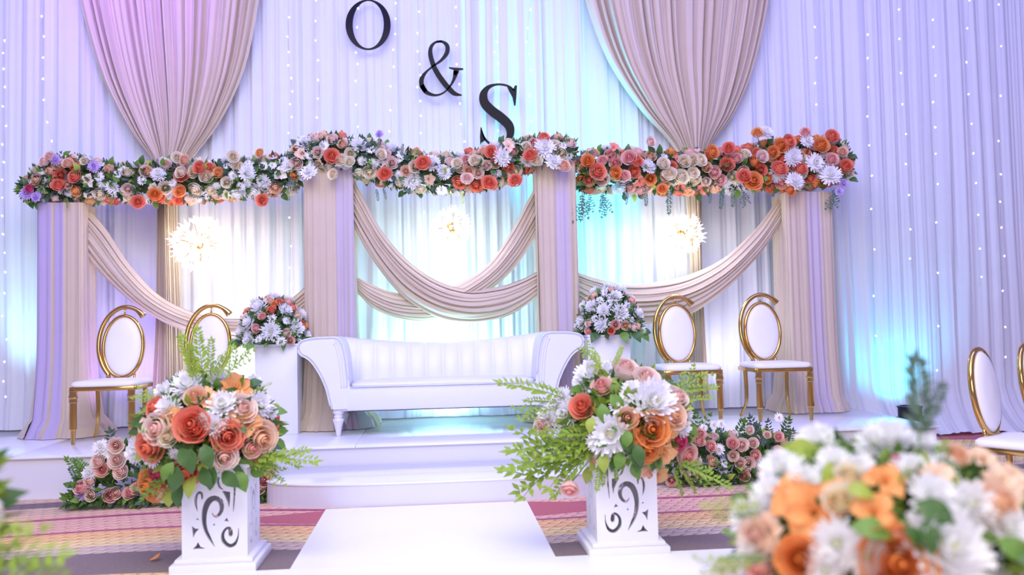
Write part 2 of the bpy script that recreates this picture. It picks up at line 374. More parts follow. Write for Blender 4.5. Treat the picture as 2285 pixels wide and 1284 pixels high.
# ------------------------------------------------------------------ swept champagne drapes
def swept(name, ledge, redge, Y, folds, label, seed):
    """ledge / redge: pixel outlines from the top down; they become real cloth hung at depth Y"""
    L = cr([atY(x, y, Y) for x, y in ledge], 40); R_ = cr([atY(x, y, Y) for x, y in redge], 40)
    c = (L[-1] + R_[-1]) / 2; rng = random.Random(seed); ph = rng.uniform(0, 30)
    mb = MB(); nu = folds * 18
    def fn(u, v):
        j = min(39, round(v * 39)); a, b = L[j], R_[j]
        uu = u + 0.018 * n1(u * 23, ph) * sin(pi * u)
        p = a.lerp(b, uu); wdt = (b - a).length
        amp = min(0.07, 0.62 * wdt / folds) + 0.005
        th = 2 * pi * folds * u + 3.0 * n1(u * 13, ph) + 1.5 * n1(u * 37 + v * 1.5, ph + 1)
        y = -amp * (0.8 + 0.6 * n1(u * 31, ph + 4)) * pleat(th) - 0.010 * sin(1.7 * th + v * 2)
        y -= 0.10 * sin(pi * u) * (1 - min(1, wdt / 1.7)) + 0.02 * n1(u * 9 + v * 2, ph)
        return (p.x - c.x, p.y - Y + y, p.z - c.z)
    mb.grid(fn, nu, 40)
    o = mb.build(name, M['tan_cloth']); o.location = (c.x, Y, c.z)
    return tag(o, label, 'drape', 'swept champagne drapes')
swept('swept_drape', [(150, -330), (166, -120), (180, 0), (228, 170), (290, 290), (338, 355), (352, 400), (352, 470), (350, 600), (346, 760), (336, 905)],
      [(604, -330), (590, -120), (578, 0), (547, 150), (492, 270), (432, 350), (402, 400), (396, 470), (402, 600), (410, 760), (418, 905)], 8.10, 17,
      'champagne drape on the left, swept to a gathered waist and lit violet at its top', 3)
swept('swept_drape', [(1282, -330), (1292, -120), (1305, 0), (1352, 130), (1424, 240), (1496, 320), (1524, 380), (1530, 450), (1540, 600), (1541, 760), (1536, 890)],
      [(1726, -330), (1722, -120), (1715, 0), (1682, 150), (1640, 250), (1588, 325), (1568, 380), (1565, 450), (1566, 600), (1574, 760), (1584, 890)], 8.10, 17,
      'champagne drape on the right, swept to a gathered waist behind the orange garland', 8)

# ------------------------------------------------------------------ letters
LY = 8.12
def to_mesh(cu):
    o = bpy.data.objects.new('tmp', cu); COL.objects.link(o)
    dg = bpy.context.evaluated_depsgraph_get()
    me = bpy.data.meshes.new_from_object(o.evaluated_get(dg))
    bpy.data.objects.remove(o); return me
def fill(polys, depth, name):
    """closed 2D polygons (holes by even-odd fill) -> solid board"""
    cu = bpy.data.curves.new(name, 'CURVE'); cu.dimensions = '2D'; cu.fill_mode = 'BOTH'; cu.extrude = depth / 2
    for P in polys:
        s = cu.splines.new('POLY'); s.points.add(len(P) - 1); s.use_cyclic_u = True
        for q, (x, y) in zip(s.points, P): q.co = (x, y, 0, 1)
    me = to_mesh(cu); me.name = name
    return me
def ribbon(path, hw, n=40):
    """outline polygon of a stroke with changing half widths"""
    k = len(path)
    P = cr([(x, y, w_ * 1.0) for (x, y), w_ in zip(path, hw)], n)
    L, R_ = [], []
    for i in range(n):
        a = P[max(i - 1, 0)]; b = P[min(i + 1, n - 1)]
        dx, dy = b.x - a.x, b.y - a.y; l = sqrt(dx * dx + dy * dy) or 1
        nx, ny = -dy / l, dx / l; w_ = max(0.3, P[i].z)
        L.append((P[i].x + nx * w_, P[i].y + ny * w_)); R_.append((P[i].x - nx * w_, P[i].y - ny * w_))
    return L + R_[::-1]
def letter(name, parts, label):
    """parts: list of groups of polygons in crop coordinates of the zoomed photograph (3.777 px per px)"""
    allp = [q for grp in parts for P in grp for q in P]
    conv = lambda q: atY(740 + q[0] / 3.777, q[1] / 3.777, LY)
    W3 = [conv(q) for q in allp]
    c = sum(W3, Vector()) / len(W3)
    mb = MB()
    for grp in parts:
        me = fill([[(conv(q).x - c.x, conv(q).z - c.z) for q in P] for P in grp], 0.02, name)
        mb.add([(v.co.x, -v.co.z, v.co.y) for v in me.vertices], [tuple(p.vertices) for p in me.polygons])
    o = mb.build(name, M['black'], smooth=False); o.location = (c.x, LY, c.z)
    return tag(o, label, 'letter')
def ell(cx_, cy_, a, b, n=64, tilt=0):
    return [(cx_ + a * cos(t) * cos(tilt) - b * sin(t) * sin(tilt), cy_ + a * cos(t) * sin(tilt) + b * sin(t) * cos(tilt)) for t in [2 * pi * i / n for i in range(n)]]
letter('letter', [[ell(308, 210, 190, 211), ell(309, 208, 131, 202)]], 'black mirror letter O hanging high on the white curtain')
AP = [(1098, 803), (1050, 795), (1010, 770), (940, 690), (880, 600), (850, 530), (832, 455), (840, 395), (880, 355), (930, 351), (972, 385), (972, 445), (925, 508), (868, 550), (805, 600), (762, 660), (760, 720), (795, 775), (865, 803), (930, 790), (985, 745), (1028, 675), (1050, 600)]
AW = [3, 14, 20, 22, 21, 20, 19, 14, 7, 8, 17, 18, 11, 7, 8, 18, 20, 17, 9, 6, 6, 12, 24]
letter('ampersand', [[ribbon(AP[:10], AW[:10], 50)], [ribbon(AP[8:18], AW[8:18], 50)], [ribbon(AP[16:], AW[16:], 40)],
                     [[(988, 568), (1108, 578), (1110, 588), (1075, 592), (1048, 640), (1024, 628), (1034, 590), (990, 576)]]], 'black mirror ampersand hanging between the letters O and S')
letter('letter', [[ribbon([(1543, 770), (1505, 735), (1450, 716), (1385, 714), (1318, 740), (1280, 800), (1290, 870), (1350, 935), (1430, 995), (1494, 1060), (1506, 1130), (1480, 1190), (1440, 1221), (1385, 1228), (1325, 1205), (1285, 1160), (1262, 1090)],
                            [4, 7, 7, 8, 18, 33, 38, 40, 40, 38, 31, 22, 11, 8, 9, 8, 4], 100)],
                    [[(1562, 722), (1558, 800), (1550, 890), (1538, 891), (1524, 820), (1496, 770), (1480, 735), (1530, 752), (1545, 722)]],
                    [[(1264, 1076), (1272, 1120), (1300, 1180), (1262, 1205), (1252, 1226), (1250, 1150), (1255, 1076)]]], 'black mirror letter S hanging lowest, touching the garland')

# ------------------------------------------------------------------ fairy light strings
bulb_b = MB(); bulb_b.lathe([(0.002, -0.010), (0.0065, -0.006), (0.0075, 0), (0.006, 0.006), (0.002, 0.010)], n=8)
bulb0 = None
def string_light(pts, nb, label):
    P = cr([atY(x, y, 8.155) for x, y in pts], 24); c = P[0].copy()
    t = thing('string_light', c, label, 'string lights', 'fairy light strings on the white drapes')
    mb = MB(); mb.tube([p - c for p in P], 0.0016, 4); mb.build('wire', M['wire'], t)
    global bulb0
    rng = random.Random(int(pts[0][0]))
    for k in range(nb):
        u = (k + 0.5) / nb * 23; i = min(22, int(u)); q = P[i].lerp(P[i + 1], u - i) - c
        if bulb0 is None:
            ob = bulb0 = bulb_b.build('bulb', M['bulb'], t)
        else: ob = bulb0.copy(); COL.objects.link(ob); ob.parent = t
        ob.location = q + Vector((rng.uniform(-.02, .02), -0.012, 0)); ob.rotation_euler = (rng.uniform(-1, 1), rng.uniform(-1, 1), 0)
string_light([(99, -60), (95, 60), (100, 200), (116, 330)], 9, 'fairy light string at the far left above the garland end')
string_light([(12, 80), (11, 330), (10, 600), (14, 900)], 20, 'fairy light string along the extreme left border of the photo')
string_light([(645, -60), (643, 90), (650, 200), (646, 320), (648, 560), (646, 700), (660, 830)], 22, 'fairy light string left of the left pillar top')
string_light([(712, -50), (702, 70), (712, 200), (706, 310)], 9, 'fairy light string between the violet drape and the letter O')
string_light([(806, -30), (796, 80), (794, 160), (799, 300)], 9, 'fairy light string passing behind the left side of the letter O')
string_light([(880, -30), (878, 60), (876, 170), (872, 310)], 9, 'fairy light string passing behind the right side of the letter O')
string_light([(931, -30), (934, 110), (935, 200), (936, 320), (944, 520), (944, 600), (940, 760)], 20, 'fairy light string along the left side of the ampersand')
string_light([(1015, -30), (1020, 80), (1027, 210), (1034, 330)], 9, 'fairy light string along the right side of the ampersand')
string_light([(1103, -30), (1106, 80), (1108, 160), (1112, 310)], 9, 'fairy light string behind the letter S')
string_light([(1189, -30), (1177, 70), (1180, 150), (1184, 290)], 8, 'fairy light string just right of the letter S')
string_light([(1818, -30), (1820, 130), (1816, 250)], 5, 'fairy light string above the orange end of the garland')
string_light([(1936, 60), (1937, 250), (1945, 480), (1952, 780)], 10, 'first fairy light string right of the right end column')
string_light([(2002, 0), (2010, 200), (2026, 400), (2034, 600)], 9, 'second fairy light string right of the right end column')
string_light([(2083, -20), (2084, 200), (2088, 450), (2090, 860)], 12, 'fairy light string above the black floor lamp')
string_light([(2162, -20), (2158, 200), (2176, 420), (2186, 640)], 10, 'fairy light string above the back of the gold chair at the right edge')
string_light([(2230, -20), (2228, 330), (2236, 560), (2240, 820)], 11, 'fairy light string nearest the right border of the photo')

# ------------------------------------------------------------------ draped columns
def column(px0, px1, ytop, Y, dep, ybase_px, label, seed, flare, sheer, group, ztop_extra=0.0):
    a, b_ = atY(px0, ytop, Y - dep / 2), atY(px1, ytop, Y - dep / 2)
    W_ = b_.x - a.x; zt = (a.z + b_.z) / 2 + ztop_extra; c = Vector(((a.x + b_.x) / 2, Y, SZ))
    t = thing('draped_column', c, label, 'column', group)  # column: posts and top plate wrapped in cloth
    H = zt - SZ; per = 2 * (W_ + dep); rng = random.Random(seed); ph = rng.uniform(0, 20)
    def ring(s):
        d = s * per; hw, hd = W_ / 2, dep / 2
        if d < W_: return (-hw + d, -hd, 0, -1)
        d -= W_
        if d < dep: return (hw, -hd + d, 1, 0)
        d -= dep
        if d < W_: return (hw - d, hd, 0, 1)
        d -= W_
        return (-hw, hd - d, -1, 0)
    zt_list = [1.0, 0.9, 0.75, 0.6, 0.45, 0.33, 0.24, 0.17, 0.115, 0.075, 0.045, 0.025, 0.012, 0.004, 0.002]
    nz = len(zt_list)
    def shell(name, s0, s1, m):
        nu = int((s1 - s0) * per / 0.011); mb = MB()
        def fn(u, v):
            j = round(v * (nz - 1)); tt = zt_list[j]; s = s0 + (s1 - s0) * u
            x, y, nx, ny = ring(s % 1.0)
            n_f = round(per / 0.062); th = 2 * pi * n_f * s + 2.6 * n1(s * 31, ph) + 1.2 * n1(s * 83 + tt, ph)
            amp = 0.012 + 0.007 * n1(s * 25, ph + 3) + 0.012 * (1 - tt)
            k = max(0.0, 1 - tt / 0.45) ** 2; k2 = max(0.0, 1 - tt / 0.07)
            f = flare * (k * 0.55 + k2 * 0.55) * (0.85 + 0.25 * n1(s * 14, ph + 2))
            off = amp * pleat(th, 0.7) + f - 0.008
            rr = sqrt(x * x + y * y)
            dx = nx * 0.6 + x / rr * 0.4; dy = ny * 0.6 + y / rr * 0.4
            dx, dy = lerp(nx, dx, min(1, k * 3)), lerp(ny, dy, min(1, k * 3))
            z = tt * H
            if tt < 0.06: z = max(0.004, z + 0.05 * sin(pi * min(1, tt / 0.06)) * abs(n1(s * 33 + tt * 50, ph + 8)) * (1 if tt > 0.003 else 0))
            return (x + dx * off, y + dy * off, z)
        mb.grid(fn, nu, nz); return mb.build(name, m, t)
    last = 0.0
    segs = []
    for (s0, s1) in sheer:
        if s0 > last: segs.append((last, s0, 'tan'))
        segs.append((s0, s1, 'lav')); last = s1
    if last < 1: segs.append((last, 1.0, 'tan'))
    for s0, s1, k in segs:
        o = shell('drape', s0, s1, M['tan_cloth'] if k == 'tan' else M['violet_lit_cloth'] if seed == 1 else M['lavender_lit_cloth'])
        if k != 'tan': o['label'] = 'sheer drape with lavender light in its colour'
    b = MB(); b.box((0, 0, H - 0.02), (W_ - 0.03, dep - 0.03, 0.03)); b.build('top_plate', M['pipe'], t, smooth=False)
    for sx in (-1, 1):
        b = MB(); b.tube([(sx * (W_ / 2 - 0.06), 0, 0.0), (sx * (W_ / 2 - 0.06), 0, H - 0.02)], 0.02, 8); b.build('post', M['pipe'], t)
    return t, c, W_, zt
EY, PY = 7.86, 7.78
fw = lambda W_, d, f: f * W_ / (2 * (W_ + d))
column(82, 181, 452, EY, 0.34, 970, 'draped column at the left end with violet-lit sheer and champagne cloth puddling on the stage', 1, 0.20, [(0.0, 0.085), (0.11, 0.155)], 'end columns of the flower frame')
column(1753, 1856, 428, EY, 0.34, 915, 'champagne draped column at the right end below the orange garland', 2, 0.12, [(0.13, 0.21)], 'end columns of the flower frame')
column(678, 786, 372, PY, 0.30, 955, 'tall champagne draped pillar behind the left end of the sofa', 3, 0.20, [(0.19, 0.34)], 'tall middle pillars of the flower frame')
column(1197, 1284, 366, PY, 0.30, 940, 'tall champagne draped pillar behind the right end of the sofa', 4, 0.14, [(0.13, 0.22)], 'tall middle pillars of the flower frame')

# cross bars that carry the garlands
def bar(px0, py0, px1, py1, label):
    a, b_ = atY(px0, py0, 7.86), atY(px1, py1, 7.86)
    mb = MB(); mb.tube([(0, 0, 0), b_ - a], 0.022, 10)
    o = mb.build('cross_bar', M['pipe']); o.location = a
    return tag(o, label, 'bar', 'pipes carrying the garlands')
bar(100, 392, 690, 388, 'grey pipe hidden inside the garland on the left')
bar(775, 372, 1205, 366, 'grey pipe hidden inside the garland between the two pillars')
bar(1275, 372, 1830, 360, 'grey pipe hidden inside the orange garland on the right')

# ------------------------------------------------------------------ swags
def swag(top, bot, Y, folds, label, seed, bulge=0.10, dy0=0.0, dy1=0.0):
    NU = 60
    T = cr([atY(x, y, Y) for x, y in top], NU); B = cr([atY(x, y, Y) for x, y in bot], NU)
    c = (T[0] + B[0]) / 2; rng = random.Random(seed); ph = rng.uniform(0, 30)
    NV = folds * 12; mb = MB()
    def fn(u, v):
        i = min(NU - 1, round(u * (NU - 1))); a, b_ = T[i], B[i]
        wdt = (b_ - a).length
        p = a.lerp(b_, v + 0.015 * n1(v * 19 + u * 1.5, ph) * sin(pi * v))
        th = 2 * pi * folds * v + 2.2 * n1(v * 9, ph) + 1.1 * n1(u * 3.0 + v * 2, ph + 2)
        amp = min(0.034, 0.42 * wdt / folds) * (0.8 + 0.6 * n1(v * 14 + u * 3, ph))
        y = -amp * (pleat(th) + 0.30 * sin(2.3 * th + 4 * u + 1)) - bulge * sin(pi * v) * sin(pi * u) + lerp(dy0, dy1, u)
        z = amp * 0.45 * cos(th)
        return (p.x - c.x, p.y - c.y + y, p.z - c.z + z)
    mb.grid(fn, NU, NV)
    o = mb.build('cloth_swag', M['tan_cloth']); o.location = c
    return tag(o, label, 'swag', 'champagne swags between the columns')
swag([(190, 462), (235, 510), (290, 592), (350, 655), (420, 694), (500, 712), (590, 706), (650, 668), (684, 640)],
     [(182, 552), (215, 600), (270, 655), (330, 700), (400, 735), (480, 757), (580, 768), (650, 735), (684, 705)], 7.86, 6, 'champagne swag hanging from the left end column to the left pillar', 1)
swag([(786, 395), (810, 440), (850, 512), (905, 577), (970, 625), (1040, 647), (1110, 641), (1160, 626), (1200, 607)],
     [(788, 505), (815, 556), (855, 615), (910, 675), (980, 712), (1050, 722), (1120, 712), (1165, 690), (1200, 662)], 7.76, 7, 'champagne swag falling from the top of the left pillar, in front at the crossing', 2)
swag([(1200, 405), (1178, 448), (1140, 520), (1090, 590), (1020, 637), (950, 656), (880, 654), (830, 636), (796, 618)],
     [(1200, 520), (1182, 552), (1150, 598), (1100, 645), (1030, 690), (960, 718), (890, 713), (835, 690), (798, 655)], 7.84, 7, 'champagne swag falling from the top of the right pillar, behind at the crossing', 3)
swag([(1278, 604), (1330, 622), (1400, 635), (1480, 630), (1550, 612), (1620, 575), (1690, 508), (1730, 452), (1754, 418)],
     [(1278, 672), (1320, 702), (1390, 722), (1470, 722), (1545, 700), (1615, 650), (1680, 585), (1725, 528), (1754, 480)], 7.86, 7, 'champagne swag hanging from the right pillar to the right end column', 4)

# ------------------------------------------------------------------ crystal pendants
def pendant(px, py, rpx, yhang, label, energy, seed, color):
    c = atY(px, py, 7.82); R_ = rpx / (F / 7.9); top = atY(px - 4, yhang, 7.82)
    t = thing('crystal_pendant', c, label, 'pendant light', 'crystal burst pendants under the garland')
    mb = MB(); mb.tube([(0, 0, 0.03), (0, 0, top.z - c.z)], 0.004, 6); mb.build('hanging_rod', M['wire'], t)
    mb = MB(); mb.lathe([(0.004, -0.045), (0.03, -0.03), (0.045, 0), (0.03, 0.03), (0.008, 0.05)], n=12); mb.build('hub', M['gold'], t)
    rng = random.Random(seed)
    rods = MB(); n = 46
    leafm = None
    for k in range(n):
        z = 1 - 2 * (k + 0.5) / n; a = k * 2.39996; r = sqrt(1 - z * z)
        d = Vector((r * cos(a), r * sin(a), z)); L = R_ * rng.uniform(0.62, 0.86)
        rods.tube([d * 0.03, d * L], 0.0022, 5)
        if leafm is None:
            cm = MB(); N = 6; h = 0.075
            for q in range(N):
                a0 = 2 * pi * q / N
                cm.add([(0, 0, 0), (0.026 * cos(a0 - .42), 0.026 * sin(a0 - .42), 0.022), (0.042 * cos(a0), 0.042 * sin(a0), 0.055), (0.026 * cos(a0 + .42), 0.026 * sin(a0 + .42), 0.022)], [(0, 1, 2, 3)])
            cm.lathe([(0.001, 0), (0.011, 0.015), (0.009, 0.035), (0.001, 0.05)], n=6)
            ob = cm.build('crystal', M['crystal'], t, smooth=False); leafm = ob
        else:
            ob = leafm.copy(); COL.objects.link(ob)
        ob.location = d * L; ob.rotation_mode = 'QUATERNION'; ob.rotation_quaternion = d.to_track_quat('Z', 'Y'); s = rng.uniform(0.9, 1.5) * R_ / 0.22
        ob.scale = (s, s, s)
    rods.build('spokes', M['gold'], t)
    for k in range(6):
        a = k * pi / 3 + 0.4
        mb = MB(); mb.lathe([(0.002, -0.016), (0.011, -0.006), (0.011, 0.006), (0.002, 0.018)], n=8)
        ob = mb.build('bulb', M['lampbulb'], t); ob.location = (0.075 * cos(a), 0.075 * sin(a), 0.05 * sin(2.4 * k))
    l = lamp('pendant_glow', 'POINT', c, energy, color, shadow_soft_size=0.12)
    return t
pendant(445, 545, 60, 440, 'crystal burst pendant glowing warm under the left garland', 19, 1, (1.0, 0.88, 0.70))
pendant(1008, 508, 42, 430, 'crystal burst pendant glowing over the middle of the sofa', 14, 2, (1.0, 0.95, 0.88))
pendant(1520, 525, 48, 428, 'crystal burst pendant glowing before the right swept drape', 22, 3, (1.0, 0.94, 0.86))

# ------------------------------------------------------------------ sofa
def sofa():
    c = atZ(974, 958, SZ); Yf = 7.02
    xl, xr = atY(664, 760, Yf).x, atY(1303, 760, Yf).x
    W_ = xr - xl; X0 = (xl + xr) / 2; D = 0.60
    t = thing('chaise_sofa', (X0, Yf, SZ), 'white leather sofa with rolled arms and channelled back in the centre of the stage', 'sofa')
    K = 551.5
    prof = [(275, 525), (264, 480), (250, 420), (224, 360), (192, 308), (166, 284), (144, 272), (131, 252), (131, 226), (148, 206), (190, 196), (250, 193), (300, 196), (326, 222), (342, 280), (350, 350), (355, 420), (357, 525)]
    P = [((x - 130) / K, (640 - z) / K) for x, z in prof]
    outer = cr([(x, z, 0) for x, z in P[:17]], 54)
    poly = [(p.x, p.y) for p in outer] + [P[17]]
    hw = W_ / 2
    for s in (-1, 1):
        mb = MB(); n = len(poly)
        v = []
        ys = [0.0, 0.05, 0.30, D]
        for y in ys: v += [(s * (-hw + x), y, z) for x, z in poly]
        f = [tuple(range(n - 1, -1, -1))]
        for r in range(len(ys) - 1):
            for i in range(n): f.append((r * n + i, r * n + (i + 1) % n, (r + 1) * n + (i + 1) % n, (r + 1) * n + i))
        f.append(tuple(3 * n + i for i in range(n)))
        if s > 0: f = [q[::-1] for q in f]
        mb.add(v, f); o = mb.build('arm', M['leather'], t)
        bm = bmesh.new(); bm.from_mesh(o.data); bm.normal_update()
        es = [e for e in bm.edges if len(e.link_faces) == 2 and e.calc_face_angle(0) > radians(55)]
        bmesh.ops.bevel(bm, geom=es, offset=0.018, segments=3, affect='EDGES', clamp_overlap=True)
        for q in bm.faces: q.smooth = True
        bm.to_mesh(o.data); bm.free(); sharp(o, 50)
        # pleats of the rolled arm: welts following its inner front edge
        for k in range(3):
            off = 0.022 + 0.02 * k
            pth = [(s * (-hw + x - off * (0.35 if i < 1 else 1)), -0.002, z - (off * 0.9 if i < 1 else 0.0)) for i, (x, z) in enumerate(P[12:17])]
            q = [(p.x, p.y, p.z) for p in cr(pth, 20)]
            m2 = MB(); m2.tube(q, 0.0045, 6); m2.build('welt', M['leather'], o)
        # outer edge piping
        q = [(s * (-hw + p.x), 0.0, p.y) for p in outer]
        m2 = MB(); m2.tube([(x * 1.0, y, z) for x, y, z in q[2:-2]], 0.0055, 6); m2.build('piping', M['leather'], o)
    xi = hw - (357 - 130) / K
    o = rnd_box('seat_base', (0, D / 2 + 0.005, 0.305), (2 * xi + 0.06, D, 0.195), 0.012, M['leather'], t)
    # seat cushion, slightly domed
    mb = MB()
    def fn(u, v):
        a = 2 * pi * u
        sx = (abs(cos(a)) ** 0.12) * (1 if cos(a) > 0 else -1); sy = (abs(sin(a)) ** 0.25) * (1 if sin(a) > 0 else -1)
        r, z = [(0.985, 0.398), (1.0, 0.41), (0.99, 0.424), (0.93, 0.438), (0.6, 0.447), (0.0, 0.450)][round(v * 5)]
        return (xi * r * sx if r > .9 else xi * r * sx, D / 2 - 0.02 + (D / 2 - 0.02) * r * sy, z)
    mb.grid(fn, 96, 6, closed=True); mb.build('seat_cushion', M['leather'], t)
    q = []; mb = MB(); mb.tube([(-xi + 0.0, -0.004, 0.402), (0, -0.006, 0.402), (xi, -0.004, 0.402)], 0.005, 6); mb.build('piping', M['leather'], t)
    # channelled back
    nch = 12
    def ztop(x):
        a = abs(x) / (hw - 0.20); return 0.735 + 0.085 * min(1.0, a) ** 1.7
    mb = MB()
    span = hw - 0.30
    def fb(u, v):
        x = -span + 2 * span * u; zt_ = ztop(x); j = round(v * 13)
        ch = abs(sin(pi * (x + span) / (2 * span) * nch)) ** 0.5
        if j <= 8:
            tt = j / 8; z = lerp(0.40, zt_ - 0.05, tt); y = lerp(0.40, 0.47, tt) - 0.022 * ch - 0.03 * sin(pi * tt)
        else:
            a = pi * (j - 8) / 4.0
            if j <= 12: z = zt_ - 0.05 + 0.05 * sin(a) + 0.004 * ch * sin(a); y = 0.535 - 0.065 * cos(a) - 0.02 * ch * max(0, cos(a))
            else: z = 0.215; y = 0.60
        return (x, y, z)
    mb.grid(fb, nch * 12 + 1, 14); mb.build('backrest', M['leather'], t)
    # turned legs
    lp = [(0.016, 0), (0.02, 0.012), (0.024, 0.05), (0.034, 0.095), (0.044, 0.125), (0.046, 0.14), (0.03, 0.15), (0.036, 0.158), (0.036, 0.168), (0.029, 0.176), (0.042, 0.19), (0.046, 0.21)]
    for sx in (-1, 1):
        for y in (0.06, D - 0.08):
            mb = MB(); mb.lathe(lp, n=20); o = mb.build('leg', M['sofa_leg'], t); o.location = (sx * (hw - 0.31), y, 0)
    mb = MB(); mb.box((0, D / 2, 0.206), (2 * xi - 0.02, D - 0.05, 0.01)); o = mb.build('underside', M['blackplastic'], t, smooth=False); o['label'] = 'black lining under the seat'
    return t
sofa()

# ------------------------------------------------------------------ gold oval-back chairs
def sweep_y(mb, path, wi, dy, y0=0.0):
    """flat bar swept along a path in the XZ plane; wi in-plane widths, dy thickness in Y"""
    n = len(path); rings = []
    for i in range(n):
        a = path[max(i - 1, 0)]; b = path[min(i + 1, n - 1)]
        tx, tz = b[0] - a[0], b[1] - a[1]; l = sqrt(tx * tx + tz * tz) or 1; nx, nz = -tz / l, tx / l
        w_ = wi[i] / 2; h = dy / 2; x, z = path[i]; e = 0.35
        rings.append([(x + nx * w_ * p, y0 + h * q, z + nz * w_ * p) for p, q in ((1, e), (e, 1), (-e, 1), (-1, e), (-1, -e), (-e, -1), (e, -1), (1, -e))])
    v = [q for r in rings for q in r]; f = []
    for i in range(n - 1):
        for k in range(8): f.append((i * 8 + k, i * 8 + (k + 1) % 8, (i + 1) * 8 + (k + 1) % 8, (i + 1) * 8 + k))
    return v, f, n
def chair(scroll=True, pad=1.0):
    t = thing('oval_back_chair', (0, 0, 0), '', 'chair', 'gold framed oval back chairs')
    # cushion
    mb = MB()
    def fn(u, v):
        a = 2 * pi * u
        sx = (abs(cos(a)) ** 0.22) * (1 if cos(a) > 0 else -1); sy = (abs(sin(a)) ** 0.35) * (1 if sin(a) > 0 else -1)
        r, z = [(0.9, 0.452), (0.985, 0.455), (1.0, 0.468), (0.985, 0.485), (0.93, 0.496), (0.6, 0.503), (0.0, 0.506)][round(v * 6)]
        return (0.262 * r * sx, 0.235 * r * sy, z)
    mb.grid(fn, 64, 7, closed=True); mb.build('seat', M['pad'], t)
    # apron
    for (c, d) in (((0, -0.222, 0.438), (0.50, 0.022, 0.034)), ((0, 0.222, 0.438), (0.50, 0.022, 0.034)), ((-0.245, 0, 0.438), (0.022, 0.422, 0.034)), ((0.245, 0, 0.438), (0.022, 0.422, 0.034))):
        rnd_box('apron_rail', c, d, 0.005, M['gold'], t, 2)
    # front legs: tapered with collars
    for s in (-1, 1):
        mb = MB()
        pr = [(0.025, 0.43), (0.023, 0.40), (0.027, 0.385), (0.027, 0.37), (0.023, 0.362), (0.025, 0.345), (0.025, 0.335), (0.021, 0.33), (0.023, 0.12), (0.017, 0.11), (0.012, 0.0)]
        nn = 4; v = []; f = []
        for r, z in pr:
            for k in range(8):
                a = 2 * pi * k / 8 + pi / 8; v.append((s * 0.226 + r * 1.22 * cos(a), -0.213 + r * 1.22 * sin(a), z))
        for i in range(len(pr) - 1):
            for k in range(8): f.append((i * 8 + k, i * 8 + (k + 1) % 8, (i + 1) * 8 + (k + 1) % 8, (i + 1) * 8 + k))
        f.append(tuple((len(pr) - 1) * 8 + k for k in range(8)))
        f = [q[::-1] for q in f]
        mb.add(v, f); o = mb.build('front_leg', M['gold'], t); sharp(o, 30)
        # sabre rear leg
        mb = MB(); pth = [(s * 0.195, 0.20, 0.44), (s * 0.19, 0.20, 0.30), (s * 0.19, 0.195, 0.18), (s * 0.20, 0.205, 0.10), (s * 0.235, 0.245, 0.0)]
        P = cr(pth, 14); mb.tube(P, [lerp(0.021, 0.012, i / 13) for i in range(14)], 8); mb.build('rear_leg', M['gold'], t)
    # back: panel in an oval ring with an open outer scroll, leaning slightly back
    tilt = Matrix.Translation((0, 0.215, 0.49)) @ Matrix.Rotation(radians(-7), 4, 'X')
    def place(v): return [tuple(tilt @ Vector((x, y, z - 0.49))) for x, y, z in v]
    zc = 0.765
    n = 56
    path = [(0.163 * cos(2 * pi * i / n), zc + 0.262 * sin(2 * pi * i / n)) for i in range(n + 1)]
    path[-1] = path[0]
    mb = MB(); v, f, _ = sweep_y(mb, path, [0.032] * (n + 1), 0.036); mb.add(place(v), f); mb.build('oval_frame', M['gold'], t)
    mb = MB()
    def fp(u, v_):
        r, y = [(0.0, -0.030), (0.6, -0.027), (0.9, -0.019), (1.0, -0.008), (1.0, 0.008), (0.9, 0.018), (0.0, 0.024)][round(v_ * 6)]
        a = 2 * pi * u; return (0.151 * r * cos(a), y * pad, zc + 0.250 * r * sin(a))
    m2 = MB(); m2.grid(fp, 48, 7, closed=True); m2.v = place(m2.v); m2.build('back_panel', M['pad'], t)
    if not scroll:
        for x in (-0.09, 0.09):
            mb = MB(); mb.tube([(x, 0.216, 0.45), (x, 0.225, 0.56)], 0.013, 8); mb.build('back_support', M['gold'], t)
        return t
    n = 60; pth = []; wi = []
    for i in range(n + 1):
        u = i / n; a = lerp(radians(232), radians(48), u)
        pth.append((0.020 - 0.012 * u + 0.222 * cos(a), zc + 0.02 + 0.322 * sin(a)))
        wi.append(0.036 + (0.024 * max(0, (u - 0.9) / 0.1)))
    pth = [(-0.11, 0.49)] + pth; wi = [0.034] + wi
    mb = MB(); v, f, k = sweep_y(mb, pth, wi, 0.03); f += [tuple(range(7, -1, -1)), tuple((k - 1) * 8 + q for q in range(8))]
    mb.add(place(v), f); mb.build('outer_scroll', M['gold'], t)
    mb = MB(); v = []
    mb.tube([tilt @ Vector((0, 0, zc + 0.262 - 0.49)), tilt @ Vector((0, 0, zc + 0.336 - 0.49))], 0.007, 8); mb.build('connector', M['gold'], t)
    for x in (-0.06, 0.10):
        mb = MB(); mb.tube([(x, 0.216, 0.45), (x, 0.22, 0.535)], 0.011, 8); mb.build('back_support', M['gold'], t)
    return t
ch0 = chair()
CHY = 7.33
spots = [(228, 'gold chair with a white oval back, outermost on the left of the stage'), (436, 'gold chair with a white oval back half hidden by fern sprays of the left bouquet'),
         (1549, 'gold chair with a white oval back next to the flower dome on the right plinth'), (1752, 'gold chair with a white oval back in front of the right end column')]
for i, (px, lab) in enumerate(spots):
    o = ch0 if i == 0 else copy_tree(ch0)
    o.location = (atY(px, 860, CHY - 0.22).x, CHY, SZ + 0.001); o['label'] = lab
ch1 = chair(False, 1.7); A1 = radians(33); p = atY(2197, 880, 4.83) - Matrix.Rotation(A1, 3, 'Z') @ Vector((0, 0.24, 0))
